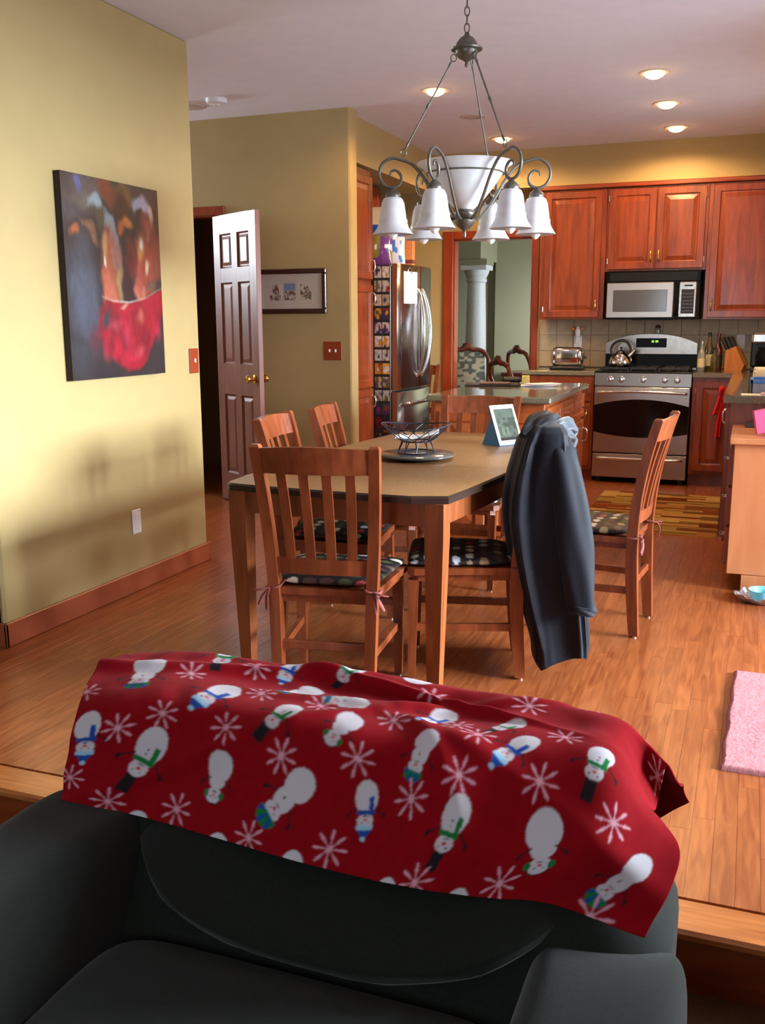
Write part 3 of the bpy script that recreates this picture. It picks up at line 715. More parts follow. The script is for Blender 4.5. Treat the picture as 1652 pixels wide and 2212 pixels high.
# backguard with arched top
n = 24; gy0, gy1 = .588, .642
arch = [(-.0+W*i/n, 1.135+.078*(1-abs(2*i/n-1)**2.4)) for i in range(n+1)]
MB().prism([(0, .917), (W, .917)]+arch[::-1], gy0, gy1, 'xz').build('backguard', 'steel', t)
BG = MB().box(.0, W, gy0-.006, gy0, .93, 1.045, .002).build('vent_strip', 'black_gloss', t)
DP = MB().box(.255, .51, gy0-.006, gy0, 1.10, 1.178, .003).build('display', 'black_gloss', t)
mb = MB()
def seg_digit(mb, ch, x, z, w, h, y):
    segs = {'1': 'bc', '2': 'abged', '0': 'abcdef', '4': 'fgbc', '5': 'afgcd', ':': ':'}[ch]; tt = .0022
    R_ = {'a': (x, x+w, z+h-tt, z+h), 'g': (x, x+w, z+h/2-tt/2, z+h/2+tt/2), 'd': (x, x+w, z, z+tt), 'f': (x, x+tt, z+h/2, z+h), 'b': (x+w-tt, x+w, z+h/2, z+h), 'e': (x, x+tt, z, z+h/2), 'c': (x+w-tt, x+w, z, z+h/2)}
    for s_ in segs:
        if s_ == ':': mb.box(x, x+.002, y, y+.001, z+h*.3, z+h*.3+.002); mb.box(x, x+.002, y, y+.001, z+h*.65, z+h*.65+.002)
        else: a, c, e, g = R_[s_]; mb.box(a, c, y, y+.001, e, g)
for i, ch in enumerate('12:04'): seg_digit(mb, ch, .382+i*.0125, 1.142, .008, .018, gy0-.0075)
mb.build('clock_digits', 'clock_green', DP)
# ---------------------------------------------------------------- microwave
t = thing('microwave', 'stainless over-range microwave with black frame under the cabinet', 'microwave', (-1.172, 8.35, 1.337))
MW, MH = .748, .387
MB().box(0, MW, .012, .395, 0, MH, .004).build('body', 'black_gloss', t)
V = MB().box(0, MW, -.0, .012, .302, MH, .004).build('vent_grille', 'black_gloss', t)
mb = MB()
for k in range(6): mb.box(.03, MW-.03, -.004, 0, .315+k*.011, .320+k*.011)
mb.build('slat', 'black_satin', V)
D_ = MB().box(.008, .545, -.022, .012, .012, .298, .006).build('door', 'steel_front', t)
MB().box(.062, .495, -.0245, -.02, .062, .238, .003).build('window', 'micro_glass', D_)
MB().tube(spline([(.565, -.012, .03), (.565, -.045, .05), (.565, -.05, .15), (.565, -.045, .26), (.565, -.012, .28)], 15), .010, 10).build('handle', 'black_gloss', D_)
K = MB().box(.583, .723, -.020, .012, .012, .300, .008).build('control_panel', 'steel', t)
MB().box(.605, .705, -.0225, -.019, .045, .238, .003).build('keypad', 'black_satin', K); MB().box(.625, .69, -.0225, -.019, .262, .274, .001).build('badge', 'black_satin', K)
mb = MB()
for r in range(6):
    for c in range(3): mb.box(.614+c*.031, .634+c*.031, -.0229, -.0222, .060+r*.028, .070+r*.028)
mb.build('keys', 'notebook_dark', K)
MB().box(.22, .52, .02, .2, -.008, 0).build('filter', 'black_satin', t)
# ---------------------------------------------------------------- counter things
# kettle on the left rear burner
kx, ky = -1.035, 8.42
t = thing('kettle', 'round steel tea kettle with black arched handle on the range', 'kettle', (kx, ky, .950))
MB().lathe([(.085, 0), (.098, .012), (.100, .03), (.088, .07), (.062, .105), (.042, .12), (.040, .124), (.028, .132), (0, .134)], 32).build('body', 'chrome', t)
MB().lathe([(.006, .132), (.006, .142), (.013, .148), (.011, .160), (0, .163)], 16).build('lid_knob', 'black_satin', t)
MB().tube(spline([(-.072, 0, .095), (-.085, 0, .14), (-.06, 0, .19), (-.005, 0, .215), (.05, 0, .195), (.075, 0, .145), (.07, 0, .105)], 21), .0115, 10).build('handle', 'black_satin', t)
MB().tube([(.06, 0, .075), (.09, 0, .105), (.112, 0, .135)], [.022, .018, .014], 14).build('spout', 'chrome_soft', t)
# toaster
t = thing('toaster', 'shiny chrome two-slice toaster with black base on the worktop', 'toaster', (-1.475, 8.36, .921))
MB().box(-.145, .145, -.085, .085, 0, .028, .01).build('base', 'black_satin', t)
mb = MB(); rows = []
for x, s_ in ((-.135, .0), (-.13, .7), (-.115, .95), (-.08, 1), (.08, 1), (.115, .95), (.13, .7), (.135, .0)):
    r = []
    for i in range(24):
        an = 2*PI*i/24; cy = math.copysign(abs(math.cos(an))**.45, math.cos(an)); cz = math.copysign(abs(math.sin(an))**.45, math.sin(an))
        r.append((x, .075*cy*max(s_, .55), .105+.08*cz*max(s_, .6)))
    rows.append(r)
mb.loft(rows); mb.build('shell', 'chrome', t)
for yy in (-.03, .03): MB().box(-.10, .10, yy-.013, yy+.013, .180, .1865, .003).build('slot', 'black_satin', t)
MB().box(.135, .16, -.02, .02, .09, .11, .004).build('lever', 'black_satin', t)
# plug-in oil warmer on the outlet above the toaster
t = thing('night_light', 'plug-in scent warmer with amber glass above the toaster', 'night light', (-1.455, YB-.013, 1.13))
MB().box(-.036, .036, -.006, 0, -.05, .07, .003).build('wall_plate', 'plastic_white', t)
MB().box(-.02, .02, -.03, -.006, .005, .06, .006).build('plug_body', 'plastic_white', t)
MB().lathe([(.016, .06), (.022, .08), (.024, .11), (.018, .135), (.010, .15), (0, .152)], 16, Matrix.Translation((0, -.03, 0))).build('bottle', 'bulb_glass', t)
for s_ in (-1, 1): MB().pillow((s_*.042, -.03, .13), (.018, .018, .016), 1, 1, 14, 10).build('amber_bulb', 'amber', t)
t = thing('spice_grinder', 'small clear grinder standing on the range backguard', 'grinder', (-.77, 8.71, 1.214))
MB().lathe([(.024, 0), (.026, .02), (.02, .045), (.022, .05)], 16).build('jar', 'bottle_clear', t); MB().lathe([(.022, .05), (.024, .065), (.014, .075), (0, .078)], 16).build('cap', 'bottle_red', t)
# outlet on the backsplash
t = thing('wall_outlet', 'white outlet plate on the tiles behind the knife block', 'outlet', (-.095, YB-.013, 1.15))
MB().box(-.036, .036, -.006, 0, -.058, .058, .003).build('wall_plate', 'plastic_white', t)
for z in (-.022, .022): MB().box(-.015, .015, -.008, -.005, z-.014, z+.014, .003).build('socket', 'trim_white', t)
# bottles
def bottle(label, x, y, r, h, mat, cap, lab=None):
    t = thing('bottle', label, 'bottle', (x, y, .9205), 0, 'bottles beside the range')
    MB().lathe([(r*.9, 0), (r, .006), (r, h*.55), (r*.85, h*.63), (r*.42, h*.74), (r*.38, h*.93)], 18).build('glass', mat, t)
    MB().lathe([(r*.45, h*.90), (r*.45, h*.995), (r*.3, h), (0, h)], 14).build('cap', cap, t)
    if lab: MB().lathe([(r+.0008, h*.12), (r+.0012, h*.12), (r+.0012, h*.42), (r+.0008, h*.42)], 18).build('label', lab, t)
bottle('clear vinegar bottle next to the range', -.385, 8.40, .030, .24, 'bottle_clear', 'chrome_soft', 'label_cream')
bottle('dark olive oil bottle with black cap', -.335, 8.50, .034, .31, 'bottle_olive', 'cap_black', 'label_cream')
bottle('red-brown sauce bottle beside the knife block', -.262, 8.50, .034, .30, 'bottle_red', 'bottle_red', 'notebook_dark')
bottle('short stubby bottle in front of the tall ones', -.285, 8.36, .027, .19, 'bottle_olive', 'cap_black')
# knife block
t = thing('knife_block', 'wooden knife block full of black-handled knives', 'knife block', (-.135, 8.45, .9205), -.25)
Mx = Matrix.Identity(4)
MB().prism([(-.06, 0), (.075, 0), (.095, .05), (.02, .20), (-.055, .165), (-.06, .10)], -.05, .05, 'xz', Matrix.Rotation(0, 4, 'Z')).build('block', 'bamboo', t)
d = Vector((-.447, 0, .894)); sidev = Vector((.894, 0, .447))
for i in range(3):
    for j in range(3):
        base = Vector((-.045+.026*i, -.032+.032*j, .162+.014*i)); p1 = base+d*(.12-.014*i)
        MB().tube([tuple(base), tuple((base+p1)/2), tuple(p1)], [.010, .0115, .010], 8, flat=1.2).build('knife', 'black_satin', t)
# coffee maker at the right
t = thing('coffee_maker', 'black and steel coffee maker at the end of the worktop', 'coffee maker', (.10, 8.50, .9205))
MB().box(-.11, .11, -.13, .13, 0, .03, .01).build('base', 'black_satin', t); MB().box(-.11, .11, .03, .13, .03, .30, .012).build('tower', 'black_satin', t)
MB().box(-.11, .11, -.13, .13, .22, .31, .018).build('head', 'chrome_soft', t)
MB().lathe([(.06, .032), (.072, .05), (.075, .12), (.055, .17), (.058, .19)], 20, Matrix.Translation((0, -.05, 0))).build('carafe', 'black_gloss', t)
# red cloth hanging from the cabinet handle
nu, nv = 16, 40
def strip(name, x, z0, z1, w0, w1, y, seed):
    u, v = np.meshgrid(np.linspace(-1, 1, nu), np.linspace(0, 1, nv)); z = z1+(z0-z1)*v; w = w0+(w1-w0)*v**.7
    X = x+u*w/2+.02*np.sin(v*3+seed); Y = y-.012*np.cos(u*4+seed)*(.3+v)-.02*np.sin(PI*np.clip(v*4, 0, 1))*(v < .25)
    return grid_mesh(name, np.stack([X, Y, z], -1), None, .003)
t = thing('red_ribbon', 'red cloth with two tails hanging on a cherry cabinet handle', 'cloth', (0, 0, 0))
obj('tail', strip('tail', -.232, .595, .80, .016, .032, 8.055, 1), 'red_cloth', t); obj('tail', strip('tail', -.195, .41, .80, .016, .038, 8.075, 2), 'red_cloth', t)
MB().pillow((-.205, 8.055, .80), (.022, .02, .02), .9, .9, 16, 10).build('knot', 'red_cloth', t)
# right worktop things
t = thing('storage_tray', 'clear plastic tray with a bright blue rim on the granite', 'tray', (.12, 5.80, .9205))
mb = MB(); mb.box(-.14, .14, -.16, -.154, 0, .075); mb.box(-.14, .14, .154, .16, 0, .075); mb.box(-.14, -.134, -.16, .16, 0, .075); mb.box(.134, .14, -.16, .16, 0, .075); mb.box(-.14, .14, -.16, .16, 0, .004); mb.build('bin', 'clear_plastic', t)
mb = MB(); mb.box(-.15, .15, -.17, -.15, .058, .078, .004); mb.box(-.15, .15, .15, .17, .058, .078, .004); mb.box(-.15, -.13, -.17, .17, .058, .078, .004); mb.box(.13, .15, -.17, .17, .058, .078, .004); mb.build('rim', 'blue_plastic', t)
sheet('envelope', 'cream envelope at the edge of the granite under pink papers', 'envelope', .10, 5.69, .9205, .26, .12, .006, .05, 'paper_cream'); bpy.data.objects['envelope'].location = (.09, 5.70, .9205)
bpy.data.objects['storage_tray'].location = (.15, 5.98, .9205)
sheet('pink_papers', 'pink folded papers lying on the cream envelope', 'papers', .16, 5.70, .927, .2, .10, .008, -.05, 'paper_pink')
t = thing('towel_roll', 'cream rolled hand towel lying behind the blue tray', 'towel', (.15, 6.36, .936), .2)
Mx = Matrix.Translation((0, 0, .055)) @ Matrix.Rotation(PI/2, 4, 'Y')
mb = MB(); p = [(math.cos(a)*r, math.sin(a)*r*.85, 0) for a, r in [(i*.35, .015+.0011*i) for i in range(36)]]
mb.add([(x, y, -.13) for x, y, z in p]+[(x, y, .13) for x, y, z in p], [(i, i+1, 36+i+1, 36+i) for i in range(35)], True, Mx); mb.build('roll', 'paper_cream', t)
sol = bpy.data.objects['roll'].modifiers.new('thickness', 'SOLIDIFY'); sol.thickness = .012; sol.offset = 1
# desk things
t = thing('binder', 'pink and magenta folder standing on the desk edge', 'binder', (.13, 5.10, .789), .25)
MB().box(-.09, .09, -.012, .012, 0, .12, .004, Matrix.Rotation(-.2, 4, 'Y')).build('cover', 'pink_binder', t); MB().box(-.085, .085, -.008, .008, .003, .118, .001, Matrix.Rotation(-.2, 4, 'Y')).build('pages', 'paper_white', t)
sheet('black_folder', 'black flat folder at the back of the desk top', 'folder', .10, 5.50, .769, .22, .13, .018, 0, 'notebook_dark')

# ---------------------------------------------------------------- wall things
# painting on the left wall (faces +x): local x runs along +y
t = thing('painting', 'unframed canvas painting of fruit in a red bowl on the wall', 'painting', (XL, 3.505, 1.075), PI/2)
pw, ph = .725, .887
MB().box(0, pw, -.034, -.001, 0, ph, .002).build('stretcher', 'canvas_side', t)
P, u, v = rect_grid(pw, ph, 220, 270)
n1 = vnoise(u*7, v*6, 1); n2 = vnoise(u*17, v*13, 2); n3 = vnoise(u*60, v*26, 5); n5 = vnoise(u*30, v*45, 15)
wu = u+.09*(n1-.5)+.05*(n2-.5)+.015*(n3-.5); wt = (1-v)+.09*(vnoise(u*6+31, v*7, 9)-.5)+.05*(vnoise(u*15+3, v*14, 11)-.5)
grain = (.78+.26*n3+.18*n5)[..., None]
col = (C3(46, 40, 46)*(1-n1[..., None])+C3(70, 56, 58)*n1[..., None])
def blob(cx, cy, rx, ry, c, soft=.5, rot=0., amt=1.):
    """soft brush mark; height measured from the top of the canvas"""
    global col
    X = wu-cx; Y = wt-cy; ca, sa = math.cos(rot), math.sin(rot); X, Y = X*ca+Y*sa, -X*sa+Y*ca
    d = np.sqrt((X/rx)**2+(Y/ry)**2); k = np.clip((1.15-d)/soft, 0, 1)*amt; k = (k*k*(3-2*k))[..., None]
    col = col*(1-k)+C3(*c)*k*grain
blob(.25, .06, .3, .10, (104, 92, 92), .9); blob(.45, .05, .10, .08, (140, 62, 36), .8); blob(.62, .05, .12, .07, (124, 96, 60), .8); blob(.20, .11, .2, .05, (120, 112, 100), .9); blob(.18, .03, .04, .05, (120, 124, 190), .9)
blob(.58, .12, .10, .12, (72, 36, 26), .8); blob(.87, .22, .2, .2, (84, 40, 40), .9); blob(.95, .12, .08, .3, (78, 26, 30), .9); blob(.10, .17, .16, .08, (92, 84, 92), .9)
blob(.15, .30, .18, .14, (74, 62, 62), .9); blob(.34, .21, .18, .06, (92, 82, 66), .8, .4); blob(.40, .30, .14, .05, (84, 72, 58), .9, .5)
blob(.15, .56, .17, .30, (92, 98, 116), .9); blob(.22, .72, .11, .2, (84, 88, 104), .9); blob(.10, .28, .045, .05, (196, 112, 76), .8); blob(.24, .28, .13, .03, (150, 108, 84), .9, .7); blob(.08, .9, .14, .14, (66, 64, 72), .9)
blob(.30, .14, .09, .05, (164, 184, 196), .8, .4); blob(.44, .21, .06, .06, (150, 166, 178), .8); blob(.49, .29, .035, .13, (146, 156, 168), .8, -.15); blob(.52, .40, .03, .10, (120, 128, 140), .9)
blob(.76, .09, .08, .05, (170, 180, 206), .7, .5); blob(.84, .12, .06, .09, (190, 176, 206), .8, -.3); blob(.88, .18, .04, .08, (214, 190, 176), .8, -.2)
blob(.62, .20, .06, .05, (206, 128, 62), .8); blob(.56, .24, .04, .06, (200, 104, 46), .8)
blob(.44, .46, .11, .24, (188, 100, 66), .6); blob(.42, .55, .10, .13, (216, 116, 90), .7); blob(.41, .35, .05, .08, (206, 160, 108), .8); blob(.40, .405, .03, .03, (252, 240, 222), .9)
blob(.54, .50, .035, .16, (176, 138, 92), .8); blob(.61, .52, .045, .2, (66, 34, 40), .8); blob(.63, .38, .05, .12, (120, 40, 44), .8)
blob(.82, .42, .17, .24, (184, 82, 62), .6); blob(.74, .58, .10, .08, (224, 130, 102), .7); blob(.74, .50, .06, .12, (198, 92, 84), .8); blob(.76, .31, .07, .09, (226, 160, 100), .8); blob(.775, .275, .045, .045, (253, 242, 230), .9); blob(.87, .41, .03, .06, (248, 208, 186), .9)
blob(.90, .54, .09, .06, (128, 92, 74), .9); blob(.96, .42, .05, .12, (160, 84, 66), .9)
# red bowl with pale rim
rim = np.interp(u, [.34, .45, .62, .8, 1.0], [.585, .605, .61, .585, .525])
wu, wt = u+.45*(wu-u), (1-v)+.45*(wt-(1-v)); ytab = [.50, .58, .66, .76, .85, .92, .97]; le = np.interp(wt, ytab, [.36, .34, .26, .25, .33, .41, .52]); re_ = np.interp(wt, ytab, [1.1, 1.05, 1.0, .95, .87, .82, .72])
k = np.clip((wu-le)/.05, 0, 1)*np.clip((re_-wu)/.03, 0, 1)*np.clip(((1-v)-rim)/.012, 0, 1)*np.clip((.985-wt)/.03, 0, 1)
shade = np.clip(1.25-1.6*np.abs(wu-.68), .25, 1)*(.6+.5*n1)
redc = C3(206, 30, 58)*shade[..., None]*grain; dark = np.clip(n2*1.7-.85, 0, 1)[..., None]; redc = redc*(1-dark)+C3(122, 26, 44)*dark
col = col*(1-k[..., None])+redc*k[..., None]
for a_ in ((.72, .69, .06, .05, (236, 140, 116)), (.93, .76, .06, .09, (232, 54, 92)), (.63, .90, .18, .05, (236, 40, 78)), (.70, .86, .09, .05, (244, 100, 110)), (.36, .86, .05, .07, (220, 44, 76)), (.82, .80, .06, .07, (112, 26, 44)), (.46, .72, .10, .05, (226, 84, 110)), (.58, .78, .07, .10, (226, 60, 96))): blob(*a_, soft=1.1, amt=.55)
blob(.36, .70, .05, .08, (62, 62, 70), .9, .5); blob(.24, .80, .10, .10, (112, 40, 56), .9, .3, .7); blob(.56, .63, .05, .015, (220, 150, 130), 1.)
rk = np.exp(-(((1-v)-rim)/.005)**2)*(u > .33)*(.30+.7*np.exp(-((u-.58)/.14)**2)); col = col*(1-rk[..., None]*.6)+C3(250, 226, 220)*rk[..., None]*.6
P[..., 1] = -.0352
obj('canvas', grid_mesh('canvas', P, np.clip(col*.52, 0, 1)), 'print_canvas', t)
# switches, outlet
def switchplate(label, loc, rz, w, nt_):
    t = thing('switch_plate', label, 'light switch', loc, rz)
    MB().box(0, w, -.007, 0, 0, .132, .003).build('plate', 'switch_wood', t)
    for k in range(nt_): MB().box(w*(k+1)/(nt_+1)-.006, w*(k+1)/(nt_+1)+.006, -.016, -.006, .056, .078, .003).build('toggle', 'plastic_white', t)
switchplate('single wooden switch plate near the end of the painting wall', (XL, 4.512, 1.057), PI/2, .088, 1)
switchplate('double wooden switch plate below the framed prints', (-2.865, YD, 1.058), 0, .140, 2)
t = thing('wall_outlet', 'white electrical outlet low on the painting wall', 'outlet', (XL, 3.925, .29), PI/2)
MB().box(0, .072, -.006, 0, 0, .122, .003).build('wall_plate', 'plastic_white', t)
for z in (.036, .086): MB().box(.021, .051, -.008, -.005, z-.015, z+.015, .004).build('socket', 'trim_white', t)
# framed prints
t = thing('framed_prints', 'dark framed cream mat with three small sketches on the hall wall', 'picture frame', (-3.43, YD, 1.386), 0)
fw_, fh_ = .597, .312
mb = MB()
for a, c, e, g in ((0, fw_, 0, .034), (0, fw_, fh_-.034, fh_), (0, .034, .034, fh_-.034), (fw_-.034, fw_, .034, fh_-.034)): mb.box(a, c, -.026, -.002, e, g, .006)
mb.build('frame', 'frame_dark', t)
P, u, v = rect_grid(fw_-.06, fh_-.06, 4, 4); P[..., 1] = -.010
obj('mat_board', grid_mesh('mat_board', P, np.broadcast_to(C3(214, 196, 176), P.shape).copy()), 'print_paper', t, (.03, 0, .03))
P, u, v = rect_grid(.086, .116, 30, 44); P[..., 1] = -.0115
for k, x in enumerate((.150, .267, .392)):
    nn = vnoise(u*6, v*8, 20+k)*.6+vnoise(u*14, v*20, 30+k)*.4; ink = np.clip((nn-.33)*4, 0, 1)*.9
    mask = [(np.abs(u-.55) < .28) | (v < .3), (v < .55), (v < .5) | (nn > .62)][k]
    cc = C3(212, 194, 174)*(1-ink*mask)[..., None]+C3(74, 56, 48)*(ink*mask)[..., None]
    if k == 1: cc = np.where((v > .58)[..., None], C3(120, 142, 168)*(.8+.4*nn[..., None]), cc)
    obj('sketch', grid_mesh('sketch', P, cc), 'print_paper', t, (x, 0, .095))
MB().box(.03, fw_-.03, -.0135, -.0130, .03, fh_-.03).build('glazing', 'window_glass', t)
# smoke detector and the small hall vent beside it
t = thing('smoke_detector', 'white round smoke detector on the hall ceiling', 'smoke detector', (-3.36, 5.83, CEIL))
MB().lathe([(0, -.034), (.05, -.033), (.066, -.026), (.068, -.008), (.07, 0)], 28).build('cover', 'plastic_white', t); MB().lathe([(0, -.040), (.02, -.039), (.024, -.032)], 16).build('button', 'plastic_white', t)
t = thing('hall_lamp', 'shallow white ceiling fixture behind the painting wall', 'ceiling light', (-3.62, 5.93, CEIL))
MB().lathe([(0, -.02), (.06, -.02), (.095, -.012), (.10, 0)], 28).build('cover', 'lamp_off', t); MB().lathe([(.10, -.006), (.112, -.006), (.112, 0)], 28).build('ring', 'lamp_trim', t)
# recessed lights
def can(label, x, y, on, group=None):
    t = thing('recessed_light', label, 'ceiling light', (x, y, CEIL), 0, group)
    MB().lathe([(.060, -.001), (.062, -.006), (.088, -.005), (.092, 0), (.060, .0)], 32).build('trim_ring', 'lamp_trim', t)
    if on:
        MB().lathe([(0, -.034), (.028, -.031), (.050, -.020), (.060, -.006), (.062, 0)], 28).build('lens', 'lamp_lens', t)
        l = bpy.data.lights.new('lamp', 'SPOT'); l.energy = 75; l.color = (1, .60, .27); l.spot_size = math.radians(168); l.spot_blend = .4; l.shadow_soft_size = .05
        lo = bpy.data.objects.new('lamp', l); COL.objects.link(lo); lo.parent = t; lo.location = (0, 0, -.03)
    else: MB().lathe([(0, -.002), (.05, -.003), (.060, -.003)], 28).build('lens', 'lamp_off', t)
can('lit recessed ceiling light above the island, nearest the pantry side', -1.965, 6.13, True); can('unlit recessed ceiling light between two lit ones', -1.96, 6.99, False); can('lit recessed ceiling light in front of the doorway', -1.963, 7.87, True)
for y, lb in ((6.19, 'lit recessed ceiling light on the range side, farthest from the range'), (7.055, 'lit recessed ceiling light on the range side, middle of its row'), (7.925, 'lit recessed ceiling light just in front of the range cabinets')): can(lb, -.641, y, True)

# ---------------------------------------------------------------- chandelier
CX, CY = -1.18, 4.10
t = thing('chandelier', 'pewter chandelier with white glass bowl and six bell shades', 'chandelier', (CX, CY, 0))
Z0 = 1.935; RA = .305
MB().lathe([(0, 1.675), (.006, 1.678), (.008, 1.69), (.006, 1.70), (.012, 1.708), (.030, 1.722), (.045, 1.738), (.047, 1.748), (.035, 1.756), (.040, 1.764), (.046, 1.772), (.044, 1.782), (.032, 1.795)], 28).build('hub', 'pewter', t)
MB().lathe([(.030, 1.785), (.046, 1.80), (.078, 1.83), (.110, 1.868), (.140, 1.908), (.158, 1.935), (.172, 1.955), (.196, 1.972), (.205, 1.978), (.199, 1.980), (.170, 1.962), (.135, 1.908), (.105, 1.870), (.074, 1.834), (.040, 1.803)], 48).build('bowl', 'alabaster', t)
MB().tube([(.162*math.cos(a), .162*math.sin(a), 1.936) for a in [2*PI*i/48 for i in range(48)]], .0035, 6, closed=True).build('ring', 'pewter', t)
MB().lathe([(0, 2.355), (.006, 2.357), (.008, 2.368), (.005, 2.375), (.014, 2.382), (.034, 2.392), (.045, 2.408), (.046, 2.42), (.064, 2.422), (.066, 2.428), (.046, 2.434), (.042, 2.45), (.028, 2.468), (.012, 2.478), (.008, 2.49), (0, 2.492)], 28).build('ball', 'pewter', t)
arm = spline([(.036, 0, 1.748), (.075, 0, 1.768), (.125, 0, 1.835), (.172, 0, 1.915), (.222, 0, 1.972), (RA-.03, 0, Z0+.058), (RA+.01, 0, Z0+.062), (RA+.048, 0, Z0+.035), (RA+.056, 0, Z0-.008), (RA+.036, 0, Z0-.044), (RA, 0, Z0-.056), (RA-.030, 0, Z0-.04), (RA-.034, 0, Z0-.008), (RA-.014, 0, Z0+.014), (RA+.008, 0, Z0+.010), (RA+.013, 0, Z0-.006)], 76)
arm_me = MB().tube(arm, [.0065 if i < 60 else .0065-.003*(i-60)/15 for i in range(76)], 8).mesh('arm')
hold = MB().lathe([(.031, Z0-.096), (.033, Z0-.088), (.028, Z0-.076), (.016, Z0-.066), (.009, Z0-.058), (.007, Z0-.052)], 20, Matrix.Translation((RA, 0, 0))).mesh('shade_holder')
sh = MB().lathe([(.086, Z0-.245), (.079, Z0-.236), (.066, Z0-.215), (.060, Z0-.196), (.062, Z0-.190), (.057, Z0-.180), (.053, Z0-.15), (.048, Z0-.118), (.040, Z0-.100), (.026, Z0-.092), (.024, Z0-.094), (.037, Z0-.104), (.045, Z0-.120), (.050, Z0-.15), (.054, Z0-.182), (.063, Z0-.216), (.076, Z0-.237), (.084, Z0-.245)], 32, Matrix.Translation((RA, 0, 0))).mesh('glass_shade')
bl = MB().lathe([(0, Z0-.266), (.010, Z0-.262), (.020, Z0-.250), (.026, Z0-.226), (.022, Z0-.19), (.012, Z0-.165), (.012, Z0-.10)], 18, Matrix.Translation((RA, 0, 0))).mesh('bulb')
for k in range(6):
    a = math.radians(23+60*k)
    A = obj('arm', arm_me, 'pewter', t, None, a); obj('shade_holder', hold, 'pewter', A); obj('glass_shade', sh, 'alabaster', A); obj('bulb', bl, 'bulb_glass', A)
for k in (3, 5, 1):
    a = math.radians(23+60*k); ca, sa = math.cos(a), math.sin(a)
    p0 = Vector((.046*ca, .046*sa, 2.405)); p1 = Vector((.262*ca, .262*sa, 2.018)); dv = (p1-p0)
    mb = MB().tube([tuple(p0+dv*.07), tuple(p0+dv*.97)], .0038, 8)
    for f, r in ((.10, .006), (.52, .0075), (.93, .0065)): mb.tube([tuple(p0+dv*(f-.035)), tuple(p0+dv*f), tuple(p0+dv*(f+.035))], [r*.6, r, r*.6], 8)
    for c_ in (p0+dv*.035, p1-dv*.005): mb.tube([tuple(c_+Vector((ca*.012*math.cos(q), sa*.012*math.cos(q), .014*math.sin(q)))) for q in [2*PI*i/16 for i in range(16)]], .0025, 6, closed=True)
    mb.build('rod', 'pewter', t)
link = [(.010*math.cos(q), 0, .019*math.sin(q)) for q in [2*PI*i/18 for i in range(18)]]
lm = MB().tube(link, .0026, 6, closed=True).mesh('chain_link')
for k in range(8): obj('chain_link', lm, 'pewter', t, (0, 0, 2.506+k*.032), (PI/2 if k % 2 else 0)+.4)
MB().lathe([(.0, CEIL-.035), (.012, CEIL-.034), (.03, CEIL-.026), (.06, CEIL-.012), (.065, CEIL)], 28).build('canopy', 'pewter', t)

# ---------------------------------------------------------------- dining table
t = thing('dining_table', 'boat-shaped wooden dining table with brown top and dark edge', 'table', (-1.31, 3.93, 0), math.radians(-2.2))
LY, HE, HM = .92, .425, .475
def outline(off):
    pts = []
    n = 20
    for i in range(n+1):
        f = i/n; y = -(LY-.035-off)+2*(LY-.035-off)*f; x = HE+(HM-HE)*(1-(y/LY)**2)-off; pts.append((x, y))
    for i in range(1, 7): f = i/6; q = f*PI/2; pts.append((HE-off-.035+.035*math.cos(q), LY-.035-off+.035*math.sin(q)))
    m = 10
    for i in range(1, m): f = i/m; x = (HE-off-.035)*(1-2*f); pts.append((x, LY-off+.018*(1-(x/HE)**2)))
    half = pts[:]
    res = half+[(-x, -y) for x, y in half]
    return res
ol = outline(0); li_ = outline(.006)
MB().prism(ol, .726, .7455).build('edge', 'table_edge', t)
mb = MB(); n = len(ol)
mb.add([(x, y, .7455) for x, y in ol]+[(x, y, .752) for x, y in li_], [(i, (i+1) % n, n+(i+1) % n, n+i) for i in range(n)]); mb.build('edge', 'table_edge', t)
# three leaves of the top with fine seams between them
def clip_poly(poly, y0, y1):
    def cut(P, yv, keep_above):
        out = []
        for i in range(len(P)):
            a, c = P[i], P[(i+1) % len(P)]; ia = (a[1] >= yv) == keep_above; ic = (c[1] >= yv) == keep_above
            if ia: out.append(a)
            if ia != ic: f = (yv-a[1])/(c[1]-a[1]); out.append((a[0]+f*(c[0]-a[0]), yv))
        return out
    return cut(cut(poly, y0, True), y1, False)
for y0, y1 in ((-2, -.231), (-.2295, .2295), (.231, 2)): MB().prism(clip_poly(li_, y0, y1), .746, .7524).build('top_leaf', 'table_top', t)
for s_ in (-1, 1):
    mb = MB(); n = 14; inn = []; ou = []
    for i in range(n+1):
        y = -LY+.09+(2*LY-.18)*i/n; x = HE+(HM-HE)*(1-(y/LY)**2)-.045; ou.append((s_*x, y)); inn.append((s_*(x-.022), y))
    poly = (ou+inn[::-1]) if s_ > 0 else (inn+ou[::-1]); mb.prism(poly, .638, .726); mb.build('apron', 'table_wood', t)
    MB().box(-HE+.06, HE-.06, s_*(LY-.055)-.011, s_*(LY-.055)+.011, .638, .726, .002).build('apron', 'table_wood', t)
for sx in (-1, 1):
    for sy in (-1, 1):
        rows = []
        for z, h_ in ((.726, .034), (.60, .034), (0, .021)):
            cx, cy = sx*(HE-.042)-sx*(.034-h_)*.6, sy*(LY-.052)-sy*(.034-h_)*.6
            rows.append([(cx-h_, cy-h_, z), (cx+h_, cy-h_, z), (cx+h_, cy+h_, z), (cx-h_, cy+h_, z)])
        MB().loft(rows[::-1], True, True, False).build('leg', 'table_wood', t)
TZ = .7526
